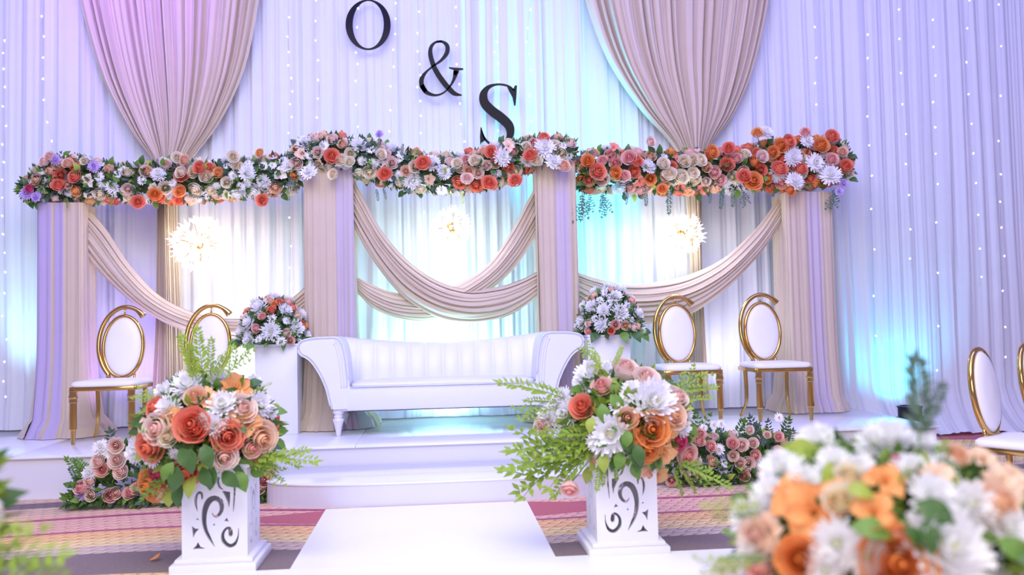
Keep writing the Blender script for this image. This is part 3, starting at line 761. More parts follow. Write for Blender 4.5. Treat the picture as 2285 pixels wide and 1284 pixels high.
ch1.location = (p.x, p.y, 0.001); ch1.rotation_euler.z = A1; ch1.scale = (0.96, 0.96, 0.96); ch1['label'] = 'gold chair on the carpet at the right edge, turned sideways'
o = copy_tree(ch1); o.location = (p.x + 0.67, p.y + 0.50, 0.001); o['label'] = 'gold chair just outside the right border showing only a sliver of frame'

# ------------------------------------------------------------------ plinths
def plinth(px0, px1, ytop, ybase, Yf, label):
    a, b_ = atY(px0, ytop, Yf), atY(px1, ytop, Yf); W_ = b_.x - a.x; zt = (a.z + b_.z) / 2
    t = thing('flower_plinth', ((a.x + b_.x) / 2, Yf + W_ / 2, SZ), label, 'plinth', 'white plinths under the flower domes')
    H = zt - SZ
    rnd_box('body', (0, 0, (H - 0.02) / 2), (W_, W_, H - 0.02), 0.006, M['plinth'], t, 2)
    rnd_box('top_board', (0, 0, H - 0.01), (W_ + 0.008, W_ + 0.008, 0.02), 0.004, M['plinth'], t, 2)
    return Vector(((a.x + b_.x) / 2, Yf + W_ / 2, zt))
PL = plinth(568, 663, 768, 960, 7.32, 'white square plinth under the flower dome left of the sofa')
PR = plinth(1311, 1406, 747, 940, 7.32, 'white square plinth under the flower dome right of the sofa')

# ------------------------------------------------------------------ floor lamp (LED can)
def par_can():
    p = atY(2030, 906, 7.62); t = thing('uplight_can', (p.x, 7.62, 0), 'black LED uplight standing behind the stage corner against the cyan drape', 'uplight')
    H = p.z
    mb = MB(); mb.lathe([(0.09, H - 0.30), (0.105, H - 0.27), (0.105, H - 0.02), (0.112, H - 0.015), (0.112, H), (0.095, H), (0.092, H - 0.02)], n=28); o = mb.build('housing', M['blackplastic'], t); sharp(o, 40)
    mb = MB(); mb.lathe([(0.001, H - 0.021), (0.091, H - 0.02)], n=24); mb.build('led_face', M['lens'], t)
    mb = MB()
    for s in (-1, 1): mb.box((s * 0.12, 0, (H - 0.1) / 2), (0.008, 0.04, H - 0.1))
    mb.box((0, 0, 0.005), (0.25, 0.12, 0.01)); mb.build('stand_bracket', M['blackplastic'], t, smooth=False)
    for k in range(9):
        mb = MB(); mb.box((0, -0.108, H - 0.25 + k * 0.024), (0.12, 0.01, 0.007)); mb.build('cooling_fin', M['blackplastic'], t, smooth=False)
par_can()

# ------------------------------------------------------------------ carved pedestals
def carved_panel_mesh():
    """front board with scroll cut-outs, coordinates from the right pedestal's face; 0..1 wide, 0..1 high"""
    U = lambda q: ((q[0] - 395) / 690.0, (1085 - q[1]) / 985.0)
    holes = [ribbon([(772, 598), (738, 640), (695, 625), (660, 560), (672, 470), (735, 428), (800, 455), (845, 540), (862, 660), (846, 780), (800, 890), (742, 992)], [5, 12, 18, 24, 30, 31, 36, 34, 28, 24, 18, 3], 60),
             ribbon([(470, 785), (474, 880), (510, 965), (575, 990), (640, 930), (648, 850), (612, 790), (572, 790), (560, 850), (572, 880)], [3, 8, 18, 24, 24, 18, 14, 22, 26, 14], 60),
             ribbon([(508, 180), (510, 330), (517, 460), (528, 600)], [12, 12, 10, 2], 16),
             [(560, 360), (655, 345), (618, 420), (590, 480), (577, 548), (562, 460)],
             ribbon([(884, 436), (884, 380), (912, 352), (942, 385), (955, 450), (950, 510), (934, 574)], [6, 14, 14, 14, 16, 12, 2], 24),
             ribbon([(640, 330), (680, 300), (700, 240), (690, 180)], [3, 12, 14, 10], 16),
             [(602, 660), (632, 696), (578, 708)], [(920, 778), (962, 772), (1002, 738), (996, 800), (987, 882), (960, 820)],
             [(846, 1010), (905, 985), (932, 928), (955, 975), (992, 1010)], [(936, 650), (952, 668), (918, 674)], [(746, 718), (764, 742), (734, 746)]]
    return [[U(q) for q in h] for h in holes]
HOLES = carved_panel_mesh()
def carved_board(W_, H, th, mirror, narrow=False):
    polys = [[(-W_ / 2, 0), (W_ / 2, 0), (W_ / 2, H), (-W_ / 2, H)]]
    for h in HOLES:
        P = []
        for u, v in h:
            u = 0.04 + 0.92 * u
            if mirror: u = 1 - u
            P.append((-W_ / 2 + min(0.97, max(0.03, u)) * W_, min(0.985, 0.03 + v * 0.95) * H))
        polys.append(P)
    me = fill(polys, th, 'carved_panel'); me.materials.append(M['carved']); return me
def pedestal(pos, mirror, label, rz=0.0):
    t = thing('carved_pedestal', pos, label, 'pedestal', 'white carved flower pedestals', rz)
    rnd_box('base_board', (0, 0, 0.02), (0.42, 0.40, 0.045), 0.006, M['carved'], t, 2)
    rnd_box('base_step', (0, 0, 0.054), (0.38, 0.36, 0.024), 0.006, M['carved'], t, 2)
    W_, D, H, th = 0.32, 0.30, 0.44, 0.018
    me = carved_board(W_, H, th, mirror); me2 = carved_board(D - 2 * th, H, th, mirror)
    for (x, y, a, m_) in ((0, -D / 2 + th / 2, 0, me), (0, D / 2 - th / 2, pi, me), (-W_ / 2 + th / 2, 0, -pi / 2, me2), (W_ / 2 - th / 2, 0, pi / 2, me2)):
        o = linkme('carved_panel', m_, t); o.rotation_euler = (pi / 2, 0, a); o.location = (x, y, 0.066)
    rnd_box('top_board', (0, 0, 0.066 + H + 0.012), (0.35, 0.33, 0.024), 0.005, M['carved'], t, 2)
    return Vector(pos) + Vector((0, 0, 0.066 + H + 0.024))
pp = atZ(1407, 1243, 0); PT_R = pedestal((pp.x, pp.y + 0.20, 0), False, 'white scroll-carved pedestal on the carpet right of the aisle runner')
pp = atZ(474, 1281, 0); PT_L = pedestal((pp.x, pp.y + 0.20, 0), True, 'white scroll-carved pedestal on the carpet left of the aisle runner')

# ------------------------------------------------------------------ flower meshes (shared)
def petal_grid(mb, base, ax_out, ax_up, L, Wd, curl, cup, mi, nt=4, ns=3, tipw=0.5):
    """one petal growing from base: out/up frame, cup = sideways hollow, curl = tip bending outwards"""
    side = ax_out.cross(ax_up)
    v = []
    for j in range(nt):
        t = j / (nt - 1)
        wdt = Wd * (sin(pi * min(1, 0.12 + 0.62 * t + 0.0)) if t < 0.8 else lerp(sin(pi * 0.616), tipw, (t - 0.8) / 0.2))
        for i in range(ns):
            s = -1 + 2 * i / (ns - 1)
            ang = curl[0] + (curl[1] - curl[0]) * t
            r = L * t
            p = base + (ax_up * sin(ang) + ax_out * cos(ang)) * r + side * (wdt * s) + (ax_up * cup - ax_out * cup * 0.6) * (s * s) * L * 0.25
            v.append(p)
    f = []
    for j in range(nt - 1):
        for i in range(ns - 1):
            f.append((j * ns + i, j * ns + i + 1, (j + 1) * ns + i + 1, (j + 1) * ns + i))
    mb.add(v, f, mi)
def rose_mesh(key, opened, seed):
    """cupped spiral rose: unit radius, faces +Z"""
    rng = random.Random(seed); mb = MB()
    layers = [(0.13, 0.98, 2, 0.55), (0.24, 0.96, 3, 0.5), (0.37, 0.92, 3, 0.35), (0.53, 0.84, 4, 0.2), (0.72, 0.70, 5, 0.0), (0.95, 0.46, 5, 0.0)]
    if not opened: layers = [(r * 1.25, h, n, q) for r, h, n, q in layers[:5]]
    nl = len(layers)
    a0 = 0
    for li, (R_, ht, n, close) in enumerate(layers):
        a0 += 0.8
        for k in range(n):
            a = a0 + 2 * pi * k / n + rng.uniform(-.12, .12); half = pi / n * 1.32
            nt, ns = 5, 5; v = []
            hh = ht * rng.uniform(0.94, 1.04)
            for j in range(nt):
                t = j / (nt - 1)
                for i in range(ns):
                    s = -1 + 2 * i / (ns - 1); th = a + half * s * (1 - 0.2 * (1 - t))
                    r = R_ * (0.45 + 0.55 * sin(pi * 0.5 * min(1, t * 1.25))) * (1 - close * max(0, t - 0.55))
                    r *= 1 + 0.07 * s
                    lip = max(0, t - 0.7) / 0.3
                    z = -0.45 + (hh + 0.45) * t - 0.10 * s * s * t
                    if li >= nl - 3: r += 0.13 * R_ * lip; z -= 0.12 * lip * lip
                    v.append((r * cos(th), r * sin(th), z))
            f = []
            for j in range(nt - 1):
                for i in range(ns - 1): f.append((j * ns + i, j * ns + i + 1, (j + 1) * ns + i + 1, (j + 1) * ns + i))
            mb.add(v, f, 1 if li < 3 else 0)
    mb.lathe([(0.14, 0.5), (0.12, 0.85), (0.05, 0.93)], n=6, mi=1)
    mb.lathe([(0.05, -0.55), (0.16, -0.45), (0.26, -0.3), (0.3, -0.2)], n=6, mi=2)
    me = bpy.data.meshes.new('rose'); me.from_pydata(mb.v, [], mb.f)
    for m in (PET[key][0], PET[key][1], G['stem']): me.materials.append(m)
    me.polygons.foreach_set('material_index', mb.m); me.polygons.foreach_set('use_smooth', [True] * len(mb.f)); me.update()
    return me
def mum_mesh(key, seed, nl=5):
    rng = random.Random(seed); mb = MB()
    for li in range(nl):
        el = lerp(-0.05, 1.25, li / (nl - 1)); n = [22, 20, 18, 14, 9][min(4, int(li * 5 / nl))]; L = lerp(1.0, 0.62, li / (nl - 1))
        for k in range(n):
            a = 2 * pi * (k + 0.5 * (li % 2)) / n + rng.uniform(-.1, .1); e = el + rng.uniform(-.12, .12); l = L * rng.uniform(0.85, 1.05)
            out = Vector((cos(a), sin(a), 0)); side = Vector((-sin(a), cos(a), 0)); up = Vector((0, 0, 1)); w_ = 0.125
            b = out * 0.08 + up * (0.06 * li)
            d1 = out * cos(e) + up * sin(e); d2 = out * cos(e + 0.35) + up * sin(e + 0.35)
            v = [b - side * w_ * .5, b + side * w_ * .5, b + d1 * l * .6 - side * w_, b + d1 * l * .6 + side * w_, b + d1 * l * .6 + d2 * l * .42 - side * w_ * .35, b + d1 * l * .6 + d2 * l * .42 + side * w_ * .35]
            mb.add(v, [(0, 1, 3, 2), (2, 3, 5, 4)], 0)
    mb.lathe([(0.001, 0.42), (0.16, 0.40), (0.2, 0.3), (0.12, 0.2)], n=8, mi=1)
    mb.lathe([(0.04, -0.4), (0.08, -0.25), (0.2, -0.05)], n=6, mi=2)
    me = bpy.data.meshes.new('chrysanthemum'); me.from_pydata(mb.v, [], mb.f)
    for m in (PET[key][0], PET[key][1], G['stem']): me.materials.append(m)
    me.polygons.foreach_set('material_index', mb.m); me.update()
    return me
def lily_mesh(key, seed, n=6):
    """open alstroemeria-like bloom with broad rounded petals"""
    rng = random.Random(seed); mb = MB()
    for k in range(n):
        a = 2 * pi * k / n + rng.uniform(-.15, .15); out = Vector((cos(a), sin(a), 0)); up = Vector((0, 0, 1))
        petal_grid(mb, Vector((0, 0, -0.25)) + out * 0.05, out, up, 1.1 if k % 2 else 0.98, 0.46 if k % 2 else 0.34, (1.15, 0.30 + rng.uniform(-.15, .2)), 0.35, 0, 5, 5, 0.16)
    for k in range(5):
        a = 2 * pi * k / 5; mb.tube([(0, 0, -0.2), (0.12 * cos(a), 0.12 * sin(a), 0.15), (0.22 * cos(a), 0.22 * sin(a), 0.45)], 0.022, 4, 1)
    mb.lathe([(0.03, -0.6), (0.06, -0.4), (0.12, -0.2)], n=6, mi=2)
    me = bpy.data.meshes.new('lily'); me.from_pydata(mb.v, [], mb.f)
    for m in (PET[key][0], PET[key][1], G['stem']): me.materials.append(m)
    me.polygons.foreach_set('material_index', mb.m); me.polygons.foreach_set('use_smooth', [True] * len(mb.f)); me.update()
    return me
def leaf_mesh(m, seed):
    mb = MB(); ns = 6
    prof = [0.03, 0.22, 0.31, 0.29, 0.17, 0.0]
    v = []
    for j in range(ns):
        t = j / (ns - 1); z = 0.18 * sin(pi * t * 0.9) - 0.22 * t * t
        v += [(-prof[j], t, z + 0.09 * prof[j]), (0, t, z - 0.02), (prof[j], t, z + 0.09 * prof[j])]
    f = []
    for j in range(ns - 1):
        f += [(j * 3, j * 3 + 1, j * 3 + 4, j * 3 + 3), (j * 3 + 1, j * 3 + 2, j * 3 + 5, j * 3 + 4)]
    mb.add(v, f)
    me = bpy.data.meshes.new('leaf'); me.from_pydata(mb.v, [], mb.f); me.materials.append(G[m])
    me.polygons.foreach_set('use_smooth', [True] * len(mb.f)); me.update(); return me
def sprig_mesh(m, seed, pairs=11, ll=0.20, lw=0.035, droop=0.2, branches=0):
    """unit-long spray along +Y with narrow leaflets"""
    rng = random.Random(seed); mb = MB()
    def axis(o, d, L, n):
        side = d.cross(Vector((0, 0, 1))).normalized()
        pts = [o + d * (L * t) + Vector((0, 0, -droop * L * t * t)) for t in [i / 7 for i in range(8)]]
        mb.tube(pts, [0.010 * (1 - 0.7 * i / 7) for i in range(8)], 4, 1)
        for k in range(n):
            t = 0.12 + 0.88 * k / (n - 1); p = o + d * (L * t) + Vector((0, 0, -droop * L * t * t))
            for s in (-1, 1):
                l = ll * (1 - 0.45 * abs(t - 0.4)) * rng.uniform(0.75, 1.15); a = radians(rng.uniform(38, 62))
                dd = (d * cos(a) + side * s * sin(a) + Vector((0, 0, rng.uniform(-.15, .35)))).normalized(); nn = dd.cross(Vector((0, 0, 1)) + side * 0.3 * s).normalized()
                b = p; tip = p + dd * l; mid = p + dd * l * 0.45 + Vector((0, 0, 0.012))
                mb.add([b, mid - nn * lw, tip, mid + nn * lw], [(0, 1, 2, 3)], 0)
        tip = o + d * L + Vector((0, 0, -droop * L)); mid = tip + d * ll * .4; nn = side
        mb.add([tip, mid - nn * lw, tip + d * ll * .9, mid + nn * lw], [(0, 1, 2, 3)], 0)
    axis(Vector((0, 0, 0)), Vector((0, 1, 0)), 0.9, pairs)
    for k in range(branches):
        t = 0.25 + 0.5 * k / max(1, branches - 1); s = 1 if k % 2 else -1
        axis(Vector((0, 0.9 * t, -droop * .9 * t * t)), Vector((0.55 * s, 0.8, rng.uniform(-.1, .3))).normalized(), 0.42, max(4, pairs // 2))
    me = bpy.data.meshes.new('sprig'); me.from_pydata(mb.v, [], mb.f); me.materials.append(G[m]); me.materials.append(G['stem'])
    me.polygons.foreach_set('material_index', mb.m); me.update(); return me
FM = {}
for k in PET:
    FM['rose', k] = [rose_mesh(k, True, 1), rose_mesh(k, True, 5), rose_mesh(k, False, 9)]
for k in ('white', 'cream', 'pink', 'lilac', 'blush'): FM['chrysanthemum', k] = [mum_mesh(k, 1), mum_mesh(k, 2, 4)]
for k in ('orange', 'amber', 'coral', 'peach', 'cream'): FM['alstroemeria', k] = [lily_mesh(k, 1), lily_mesh(k, 2)]
FM['daisy', 'white'] = [mum_mesh('white', 6, 2)]
for k in ('leaf_dark', 'leaf_mid', 'leaf_lime', 'leaf_blue'): FM['leaf', k] = [leaf_mesh(k, 1)]
for k in ('leaf_fern', 'leaf_blue', 'leaf_lime', 'leaf_mid', 'leaf_dark'):
    FM['fern', k] = [sprig_mesh(k, 1, 12), sprig_mesh(k, 2, 13, 0.17, 0.03, 0.1), sprig_mesh(k, 3, 9, 0.16, 0.03, 0.25, 4)]
rngF = random.Random(77)
def put(parent, kind, col, loc, n, r, seed=None, spin=None):
    """one flower / leaf as a child of its arrangement; loc relative to the arrangement"""
    ms = FM[kind, col]; me = ms[rngF.randrange(len(ms))] if seed is None else ms[seed % len(ms)]
    o = bpy.data.objects.new(kind if kind != 'fern' else 'fern_sprig', me); COL.objects.link(o); o.parent = parent
    o.location = loc; q = Vector(n).normalized().to_track_quat('Z', 'Y')
    o.rotation_mode = 'QUATERNION'; o.rotation_quaternion = q @ Quaternion((0, 0, 1), rngF.uniform(0, 2 * pi) if spin is None else spin)
    o.scale = (r, r, r)
    return o
def spray(parent, a, b, col, var=None, up=Vector((0, -0.6, 0.8)), wide=1.0):
    """fern sprig from a to b (relative coordinates)"""
    a = Vector(a); b = Vector(b); d = b - a; L = d.length
    ms = FM['fern', col]; me = ms[rngF.randrange(len(ms))] if var is None else ms[var]
    o = bpy.data.objects.new('fern_sprig', me); COL.objects.link(o); o.parent = parent
    y = d.normalized(); x = y.cross(up).normalized(); z = x.cross(y)
    o.matrix_local = Matrix.Translation(a) @ Matrix((x, y, z)).transposed().to_4x4() @ Matrix.Diagonal((L * wide, L, L * wide, 1))
    return o
def leafp(parent, p, d, r, col):
    y = Vector(d).normalized(); up = Vector((rngF.uniform(-.4, .4), -1, rngF.uniform(0.0, 0.8))); x = y.cross(up).normalized(); z = x.cross(y)
    o = bpy.data.objects.new('leaf', FM['leaf', col][0]); COL.objects.link(o); o.parent = parent
    o.matrix_local = Matrix.Translation(Vector(p)) @ Matrix((x, y, z)).transposed().to_4x4() @ Matrix.Diagonal((r, r, r, 1))
    return o
def foliage_mass(parent, sampler, n, size, cols, name='foliage'):
    """inner greenery nobody could count: one part of kind stuff"""
    mb = MB()
    for k in range(n):
        p, nr = sampler(); nr = Vector(nr).normalized()
        t = Vector((rngF.uniform(-1, 1), rngF.uniform(-1, 1), rngF.uniform(-1, 1))); d = (nr * 0.7 + t * 0.6).normalized()
        s = d.cross(nr + t * 0.2); s = s.normalized() if s.length > 1e-3 else Vector((1, 0, 0))
        L = size * rngF.uniform(0.7, 1.3); wv = s * L * 0.24; p = Vector(p); c_ = d.cross(s) * L * 0.08
        mb.add([p, p + d * L * .45 - wv + c_, p + d * L, p + d * L * .45 + wv + c_], [(0, 1, 2, 3)], rngF.randrange(len(cols)))
    o = mb.build(name, [G[c] for c in cols], parent); o['kind'] = 'stuff'
    return o
def pick(table):
    s = sum(w_ for _, w_ in table); x = rngF.uniform(0, s)
    for k, w_ in table:
        x -= w_
        if x <= 0: return k
    return table[-1][0]

# ------------------------------------------------------------------ garlands
def scatter(t, sampler, table, tries, gap, rmul=1.0, taken=None, limit=290):
    taken = taken if taken is not None else []; n = 0
    for _ in range(tries):
        if n >= limit: break
        kind, col, r = pick(table(None) if callable(table) else table)
        r *= rmul * rngF.uniform(0.85, 1.15); p, nr = sampler(); p = Vector(p)
        if any((p - q).length < gap * (r + rq) for q, rq in taken): continue
        taken.append((p, r)); n += 1
        j = Vector((rngF.uniform(-.35, .35), rngF.uniform(-.35, .35), rngF.uniform(-.25, .35)))
        put(t, kind, col, p - Vector(nr).normalized() * r * 0.3, Vector(nr).normalized() + j, r)
    return taken
def garland(spine, label, table, ry=0.17, Y=7.74, seed=0):
    W3 = [atY(x, y, Y) for x, y, h in spine]; H3 = [h / (F / (Y + .2)) for x, y, h in spine]
    c = W3[len(W3) // 2].copy()
    t = thing('flower_garland', c, label, 'garland', 'flower garlands of the backdrop frame')
    N = 120; S = cr(W3, N); Hh = [p.x for p in cr([(h, 0, 0) for h in H3], N)]
    def sampler(k=1.0, full=False):
        u = rngF.uniform(0, N - 1.001); i = int(u); p = S[i].lerp(S[i + 1], u - i); h = Hh[i]
        end = min(1.0, (min(u, N - 1 - u) + 2) / 6.0)
        a = rngF.uniform(-2.2, 2.2) if not full else rngF.uniform(-pi, pi)
        n = Vector(((0.5 if u > N - 7 else -0.5 if u < 6 else 0), -cos(a) / ry * 0.2, sin(a)))
        k2 = k * end ** 0.5
        return (p - c + Vector((0, -cos(a) * ry * k2, sin(a) * h * k2)), n)
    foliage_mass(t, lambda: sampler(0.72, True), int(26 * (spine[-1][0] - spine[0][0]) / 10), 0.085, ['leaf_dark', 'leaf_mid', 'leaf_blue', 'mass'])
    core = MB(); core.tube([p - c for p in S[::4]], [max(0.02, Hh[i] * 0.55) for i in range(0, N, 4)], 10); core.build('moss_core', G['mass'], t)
    L = (S[-1] - S[0]).length
    scatter(t, lambda: sampler(1.0), table, int(900 * L), 0.74, limit=270)
    for k in range(int(L * 16)):
        p, n = sampler(1.0); n = Vector(n).normalized()
        leafp(t, p, n + Vector((rngF.uniform(-1, 1), 0, rngF.uniform(-1, 1))), rngF.uniform(0.06, 0.10), pick([('leaf_dark', 5), ('leaf_mid', 3), ('leaf_lime', 2), ('leaf_blue', 2)]))
    return t, c, S
T_L = [(('rose', 'peach', .056), 5), (('rose', 'cream', .056), 6), (('rose', 'coral', .056), 3), (('rose', 'blush', .05), 4), (('rose', 'amber', .05), 2), (('chrysanthemum', 'white', .07), 7), (('daisy', 'white', .04), 7), (('alstroemeria', 'cream', .06), 2)]
T_C = [(('rose', 'cream', .058), 5), (('rose', 'coral', .06), 4), (('chrysanthemum', 'white', .08), 8), (('daisy', 'white', .045), 6), (('rose', 'blush', .056), 4), (('rose', 'peach', .055), 3), (('rose', 'pink', .055), 2), (('alstroemeria', 'peach', .06), 2)]
T_R = [(('rose', 'orange', .062), 4), (('rose', 'coral', .062), 5), (('rose', 'pink', .06), 5), (('rose', 'peach', .058), 3), (('chrysanthemum', 'white', .085), 4), (('daisy', 'white', .045), 3), (('rose', 'blush', .055), 2), (('rose', 'cream', .06), 2.4), (('alstroemeria', 'coral', .065), 2)]
gl, c_l, _ = garland([(66, 426, 20), (110, 408, 40), (170, 398, 46), (260, 408, 40), (400, 405, 43), (550, 398, 42), (664, 384, 40)], 'garland of cream, peach and coral roses on the left, nearest the violet drape', T_L, Y=7.76)
gc, c_c, _ = garland([(660, 360, 30), (700, 348, 42), (760, 343, 40), (830, 360, 44), (900, 380, 44), (1000, 388, 42), (1080, 376, 46), (1130, 362, 46), (1190, 342, 34), (1240, 338, 30), (1278, 345, 34)], 'garland of white mums and cream roses between the two tall pillars', T_C, Y=7.70)
gr, c_r, _ = garland([(1294, 388, 36), (1340, 380, 48), (1450, 384, 46), (1560, 384, 46), (1650, 380, 48), (1720, 370, 54), (1800, 364, 56), (1856, 358, 50), (1884, 372, 30)], 'garland of orange, coral and pink roses on the right above the end column', T_R, Y=7.74)
def at_rel(c, x, y, Y): return atY(x, y, Y) - c
def stalk(t, c, pts, Y):
    mb = MB(); mb.tube([at_rel(c, x, y, Y) for x, y in pts], 0.004, 5); mb.build('stalk', G['stem'], t)
FRONT = Vector((0, -1, 0.25))
for x, y, k, col, r in [(112, 352, 'rose', 'blush', .05), (100, 362, 'rose', 'blush', .05), (125, 358, 'chrysanthemum', 'lilac', .05), (152, 366, 'rose', 'peach', .05), (188, 360, 'rose', 'cream', .035), (210, 372, 'chrysanthemum', 'lilac', .055), (168, 395, 'rose', 'coral', .06), (60, 432, 'chrysanthemum', 'lilac', .06), (66, 424, 'rose', 'magenta', .045), (82, 440, 'chrysanthemum', 'lilac', .05), (130, 415, 'rose', 'coral', .06), (395, 352, 'rose', 'cream', .05), (412, 358, 'rose', 'peach', .05), (405, 385, 'rose', 'cream', .055), (447, 376, 'rose', 'coral', .06), (308, 452, 'rose', 'coral', .06), (585, 448, 'rose', 'coral', .055), (520, 350, 'rose', 'cream', .055), (580, 342, 'rose', 'amber', .04), (346, 438, 'rose', 'orange', .065), (405, 430, 'rose', 'orange', .06)]:
    put(gl, k, col, at_rel(c_l, x, y, 7.58), FRONT + Vector((rngF.uniform(-.4, .4), 0, rngF.uniform(-.3, .3))), r)
for x0, y0, x1, y1 in [(110, 400, 118, 340), (130, 400, 140, 352), (170, 380, 178, 352), (215, 395, 232, 358), (90, 400, 72, 372)]: spray(gl, at_rel(c_l, x0, y0, 7.7), at_rel(c_l, x1, y1, 7.68), 'leaf_blue', 2)
for x0, y0, x1, y1 in [(150, 440, 148, 462), (250, 440, 246, 462), (640, 420, 646, 445)]: spray(gl, at_rel(c_l, x0, y0, 7.64), at_rel(c_l, x1, y1, 7.62), 'leaf_mid', 0)
for x, y, k, col, r in [(847, 300, 'chrysanthemum', 'lilac', .04), (690, 385, 'chrysanthemum', 'white', .075), (740, 352, 'rose', 'coral', .075), (762, 358, 'rose', 'cream', .055), (780, 362, 'rose', 'cream', .05), (860, 392, 'rose', 'coral', .07), (945, 368, 'rose', 'coral', .075), (1090, 412, 'rose', 'coral', .075), (1042, 402, 'rose', 'blush', .06), (985, 425, 'daisy', 'white', .05), (1150, 405, 'rose', 'coral', .065), (1096, 340, 'rose', 'coral', .06), (1214, 308, 'rose', 'coral', .05), (1215, 330, 'chrysanthemum', 'white', .10), (1235, 362, 'chrysanthemum', 'white', .085), (1185, 350, 'rose', 'coral', .07), (1198, 360, 'rose', 'cream', .055), (1258, 372, 'rose', 'peach', .06), (745, 390, 'rose', 'cream', .05), (1135, 326, 'alstroemeria', 'peach', .06), (1120, 350, 'chrysanthemum', 'white', .09), (850, 345, 'rose', 'cream', .05), (1060, 360, 'rose', 'cream', .055), (1020, 365, 'rose', 'cream', .05)]:
    put(gc, k, col, at_rel(c_c, x, y, 7.50), FRONT + Vector((rngF.uniform(-.4, .4), 0, rngF.uniform(-.3, .3))), r)
stalk(gc, c_c, [(842, 350), (846, 325), (847, 302)], 7.5)
for x0, y0, x1, y1, col in [(838, 350, 846, 310, 'leaf_blue'), (896, 350, 898, 322, 'leaf_blue'), (920, 370, 924, 338, 'leaf_lime'), (840, 420, 844, 446, 'leaf_blue'), (855, 420, 862, 442, 'leaf_blue'), (1030, 425, 1034, 452, 'leaf_lime'), (740, 370, 752, 392, 'leaf_lime'), (808, 330, 812, 308, 'leaf_blue')]:
    spray(gc, at_rel(c_c, x0, y0, 7.56), at_rel(c_c, x1, y1, 7.53), col, 0)
for x, y, k, col, r in [(1312, 362, 'rose', 'orange', .065), (1333, 385, 'rose', 'coral', .08), (1370, 388, 'rose', 'orange', .07), (1405, 355, 'rose', 'pink', .075), (1420, 362, 'rose', 'coral', .06), (1393, 395, 'rose', 'pink', .06), (1480, 366, 'rose', 'cream', .06), (1525, 362, 'rose', 'cream', .065), (1545, 358, 'rose', 'cream', .06), (1495, 392, 'rose', 'cream', .07), (1520, 395, 'rose', 'cream', .07), (1560, 360, 'rose', 'cream', .065), (1545, 388, 'rose', 'cream', .06), (1478, 425, 'rose', 'orange', .055), (1626, 332, 'rose', 'coral', .06), (1588, 340, 'rose', 'orange', .065), (1690, 298, 'rose', 'amber', .055), (1708, 298, 'chrysanthemum', 'white', .075), (1742, 326, 'rose', 'orange', .07), (1757, 318, 'rose', 'coral', .07), (1768, 352, 'chrysanthemum', 'white', .095), (1818, 364, 'chrysanthemum', 'white', .09), (1853, 392, 'chrysanthemum', 'white', .105), (1772, 405, 'chrysanthemum', 'white', .09), (1786, 378, 'rose', 'coral', .065), (1887, 372, 'rose', 'coral', .065), (1856, 305, 'rose', 'coral', .065), (1832, 325, 'rose', 'orange', .075), (1797, 296, 'rose', 'pink', .05), (1800, 315, 'chrysanthemum', 'white', .07), (1856, 356, 'rose', 'pink', .06), (1880, 340, 'rose', 'peach', .05), (1738, 378, 'rose', 'coral', .08), (1680, 405, 'rose', 'orange', .085), (1660, 395, 'rose', 'coral', .07), (1762, 425, 'rose', 'orange', .055), (1370, 328, 'alstroemeria', 'coral', .05), (1450, 318, 'rose', 'blush', .05), (1880, 410, 'chrysanthemum', 'lilac', .05), (1872, 428, 'chrysanthemum', 'lilac', .04), (1725, 340, 'rose', 'orange', .06), (1700, 350, 'rose', 'blush', .06)]:
    put(gr, k, col, at_rel(c_r, x, y, 7.54), FRONT + Vector((rngF.uniform(-.4, .4), 0, rngF.uniform(-.3, .3))), r)
stalk(gr, c_r, [(1705, 340), (1694, 318), (1690, 302)], 7.6)
for x0, y0, x1, y1, v in [(1300, 430, 1296, 492, 2), (1318, 430, 1310, 475, 2), (1345, 430, 1356, 480, 2), (1400, 430, 1398, 455, 0), (1440, 420, 1444, 458, 0), (1492, 420, 1494, 478, 1), (1584, 420, 1586, 452, 0), (1612, 420, 1610, 465, 0), (1634, 420, 1638, 460, 0), (1655, 420, 1668, 458, 2), (1862, 420, 1856, 465, 2), (1345, 430, 1340, 465, 1)]:
    spray(gr, at_rel(c_r, x0, y0, 7.62), at_rel(c_r, x1, y1, 7.60), 'leaf_blue', v)
for x0, y0, x1, y1 in [(1375, 350, 1370, 318), (1400, 345, 1402, 326), (1460, 345, 1440, 316), (1468, 345, 1474, 320), (1800, 320, 1808, 292), (1715, 325, 1724, 305), (1840, 330, 1836, 305), (1895, 400, 1904, 402)]:
    leafp(gr, at_rel(c_r, x0, y0, 7.62), at_rel(c_r, x1, y1, 7.58) - at_rel(c_r, x0, y0, 7.62), 0.10, 'leaf_dark')

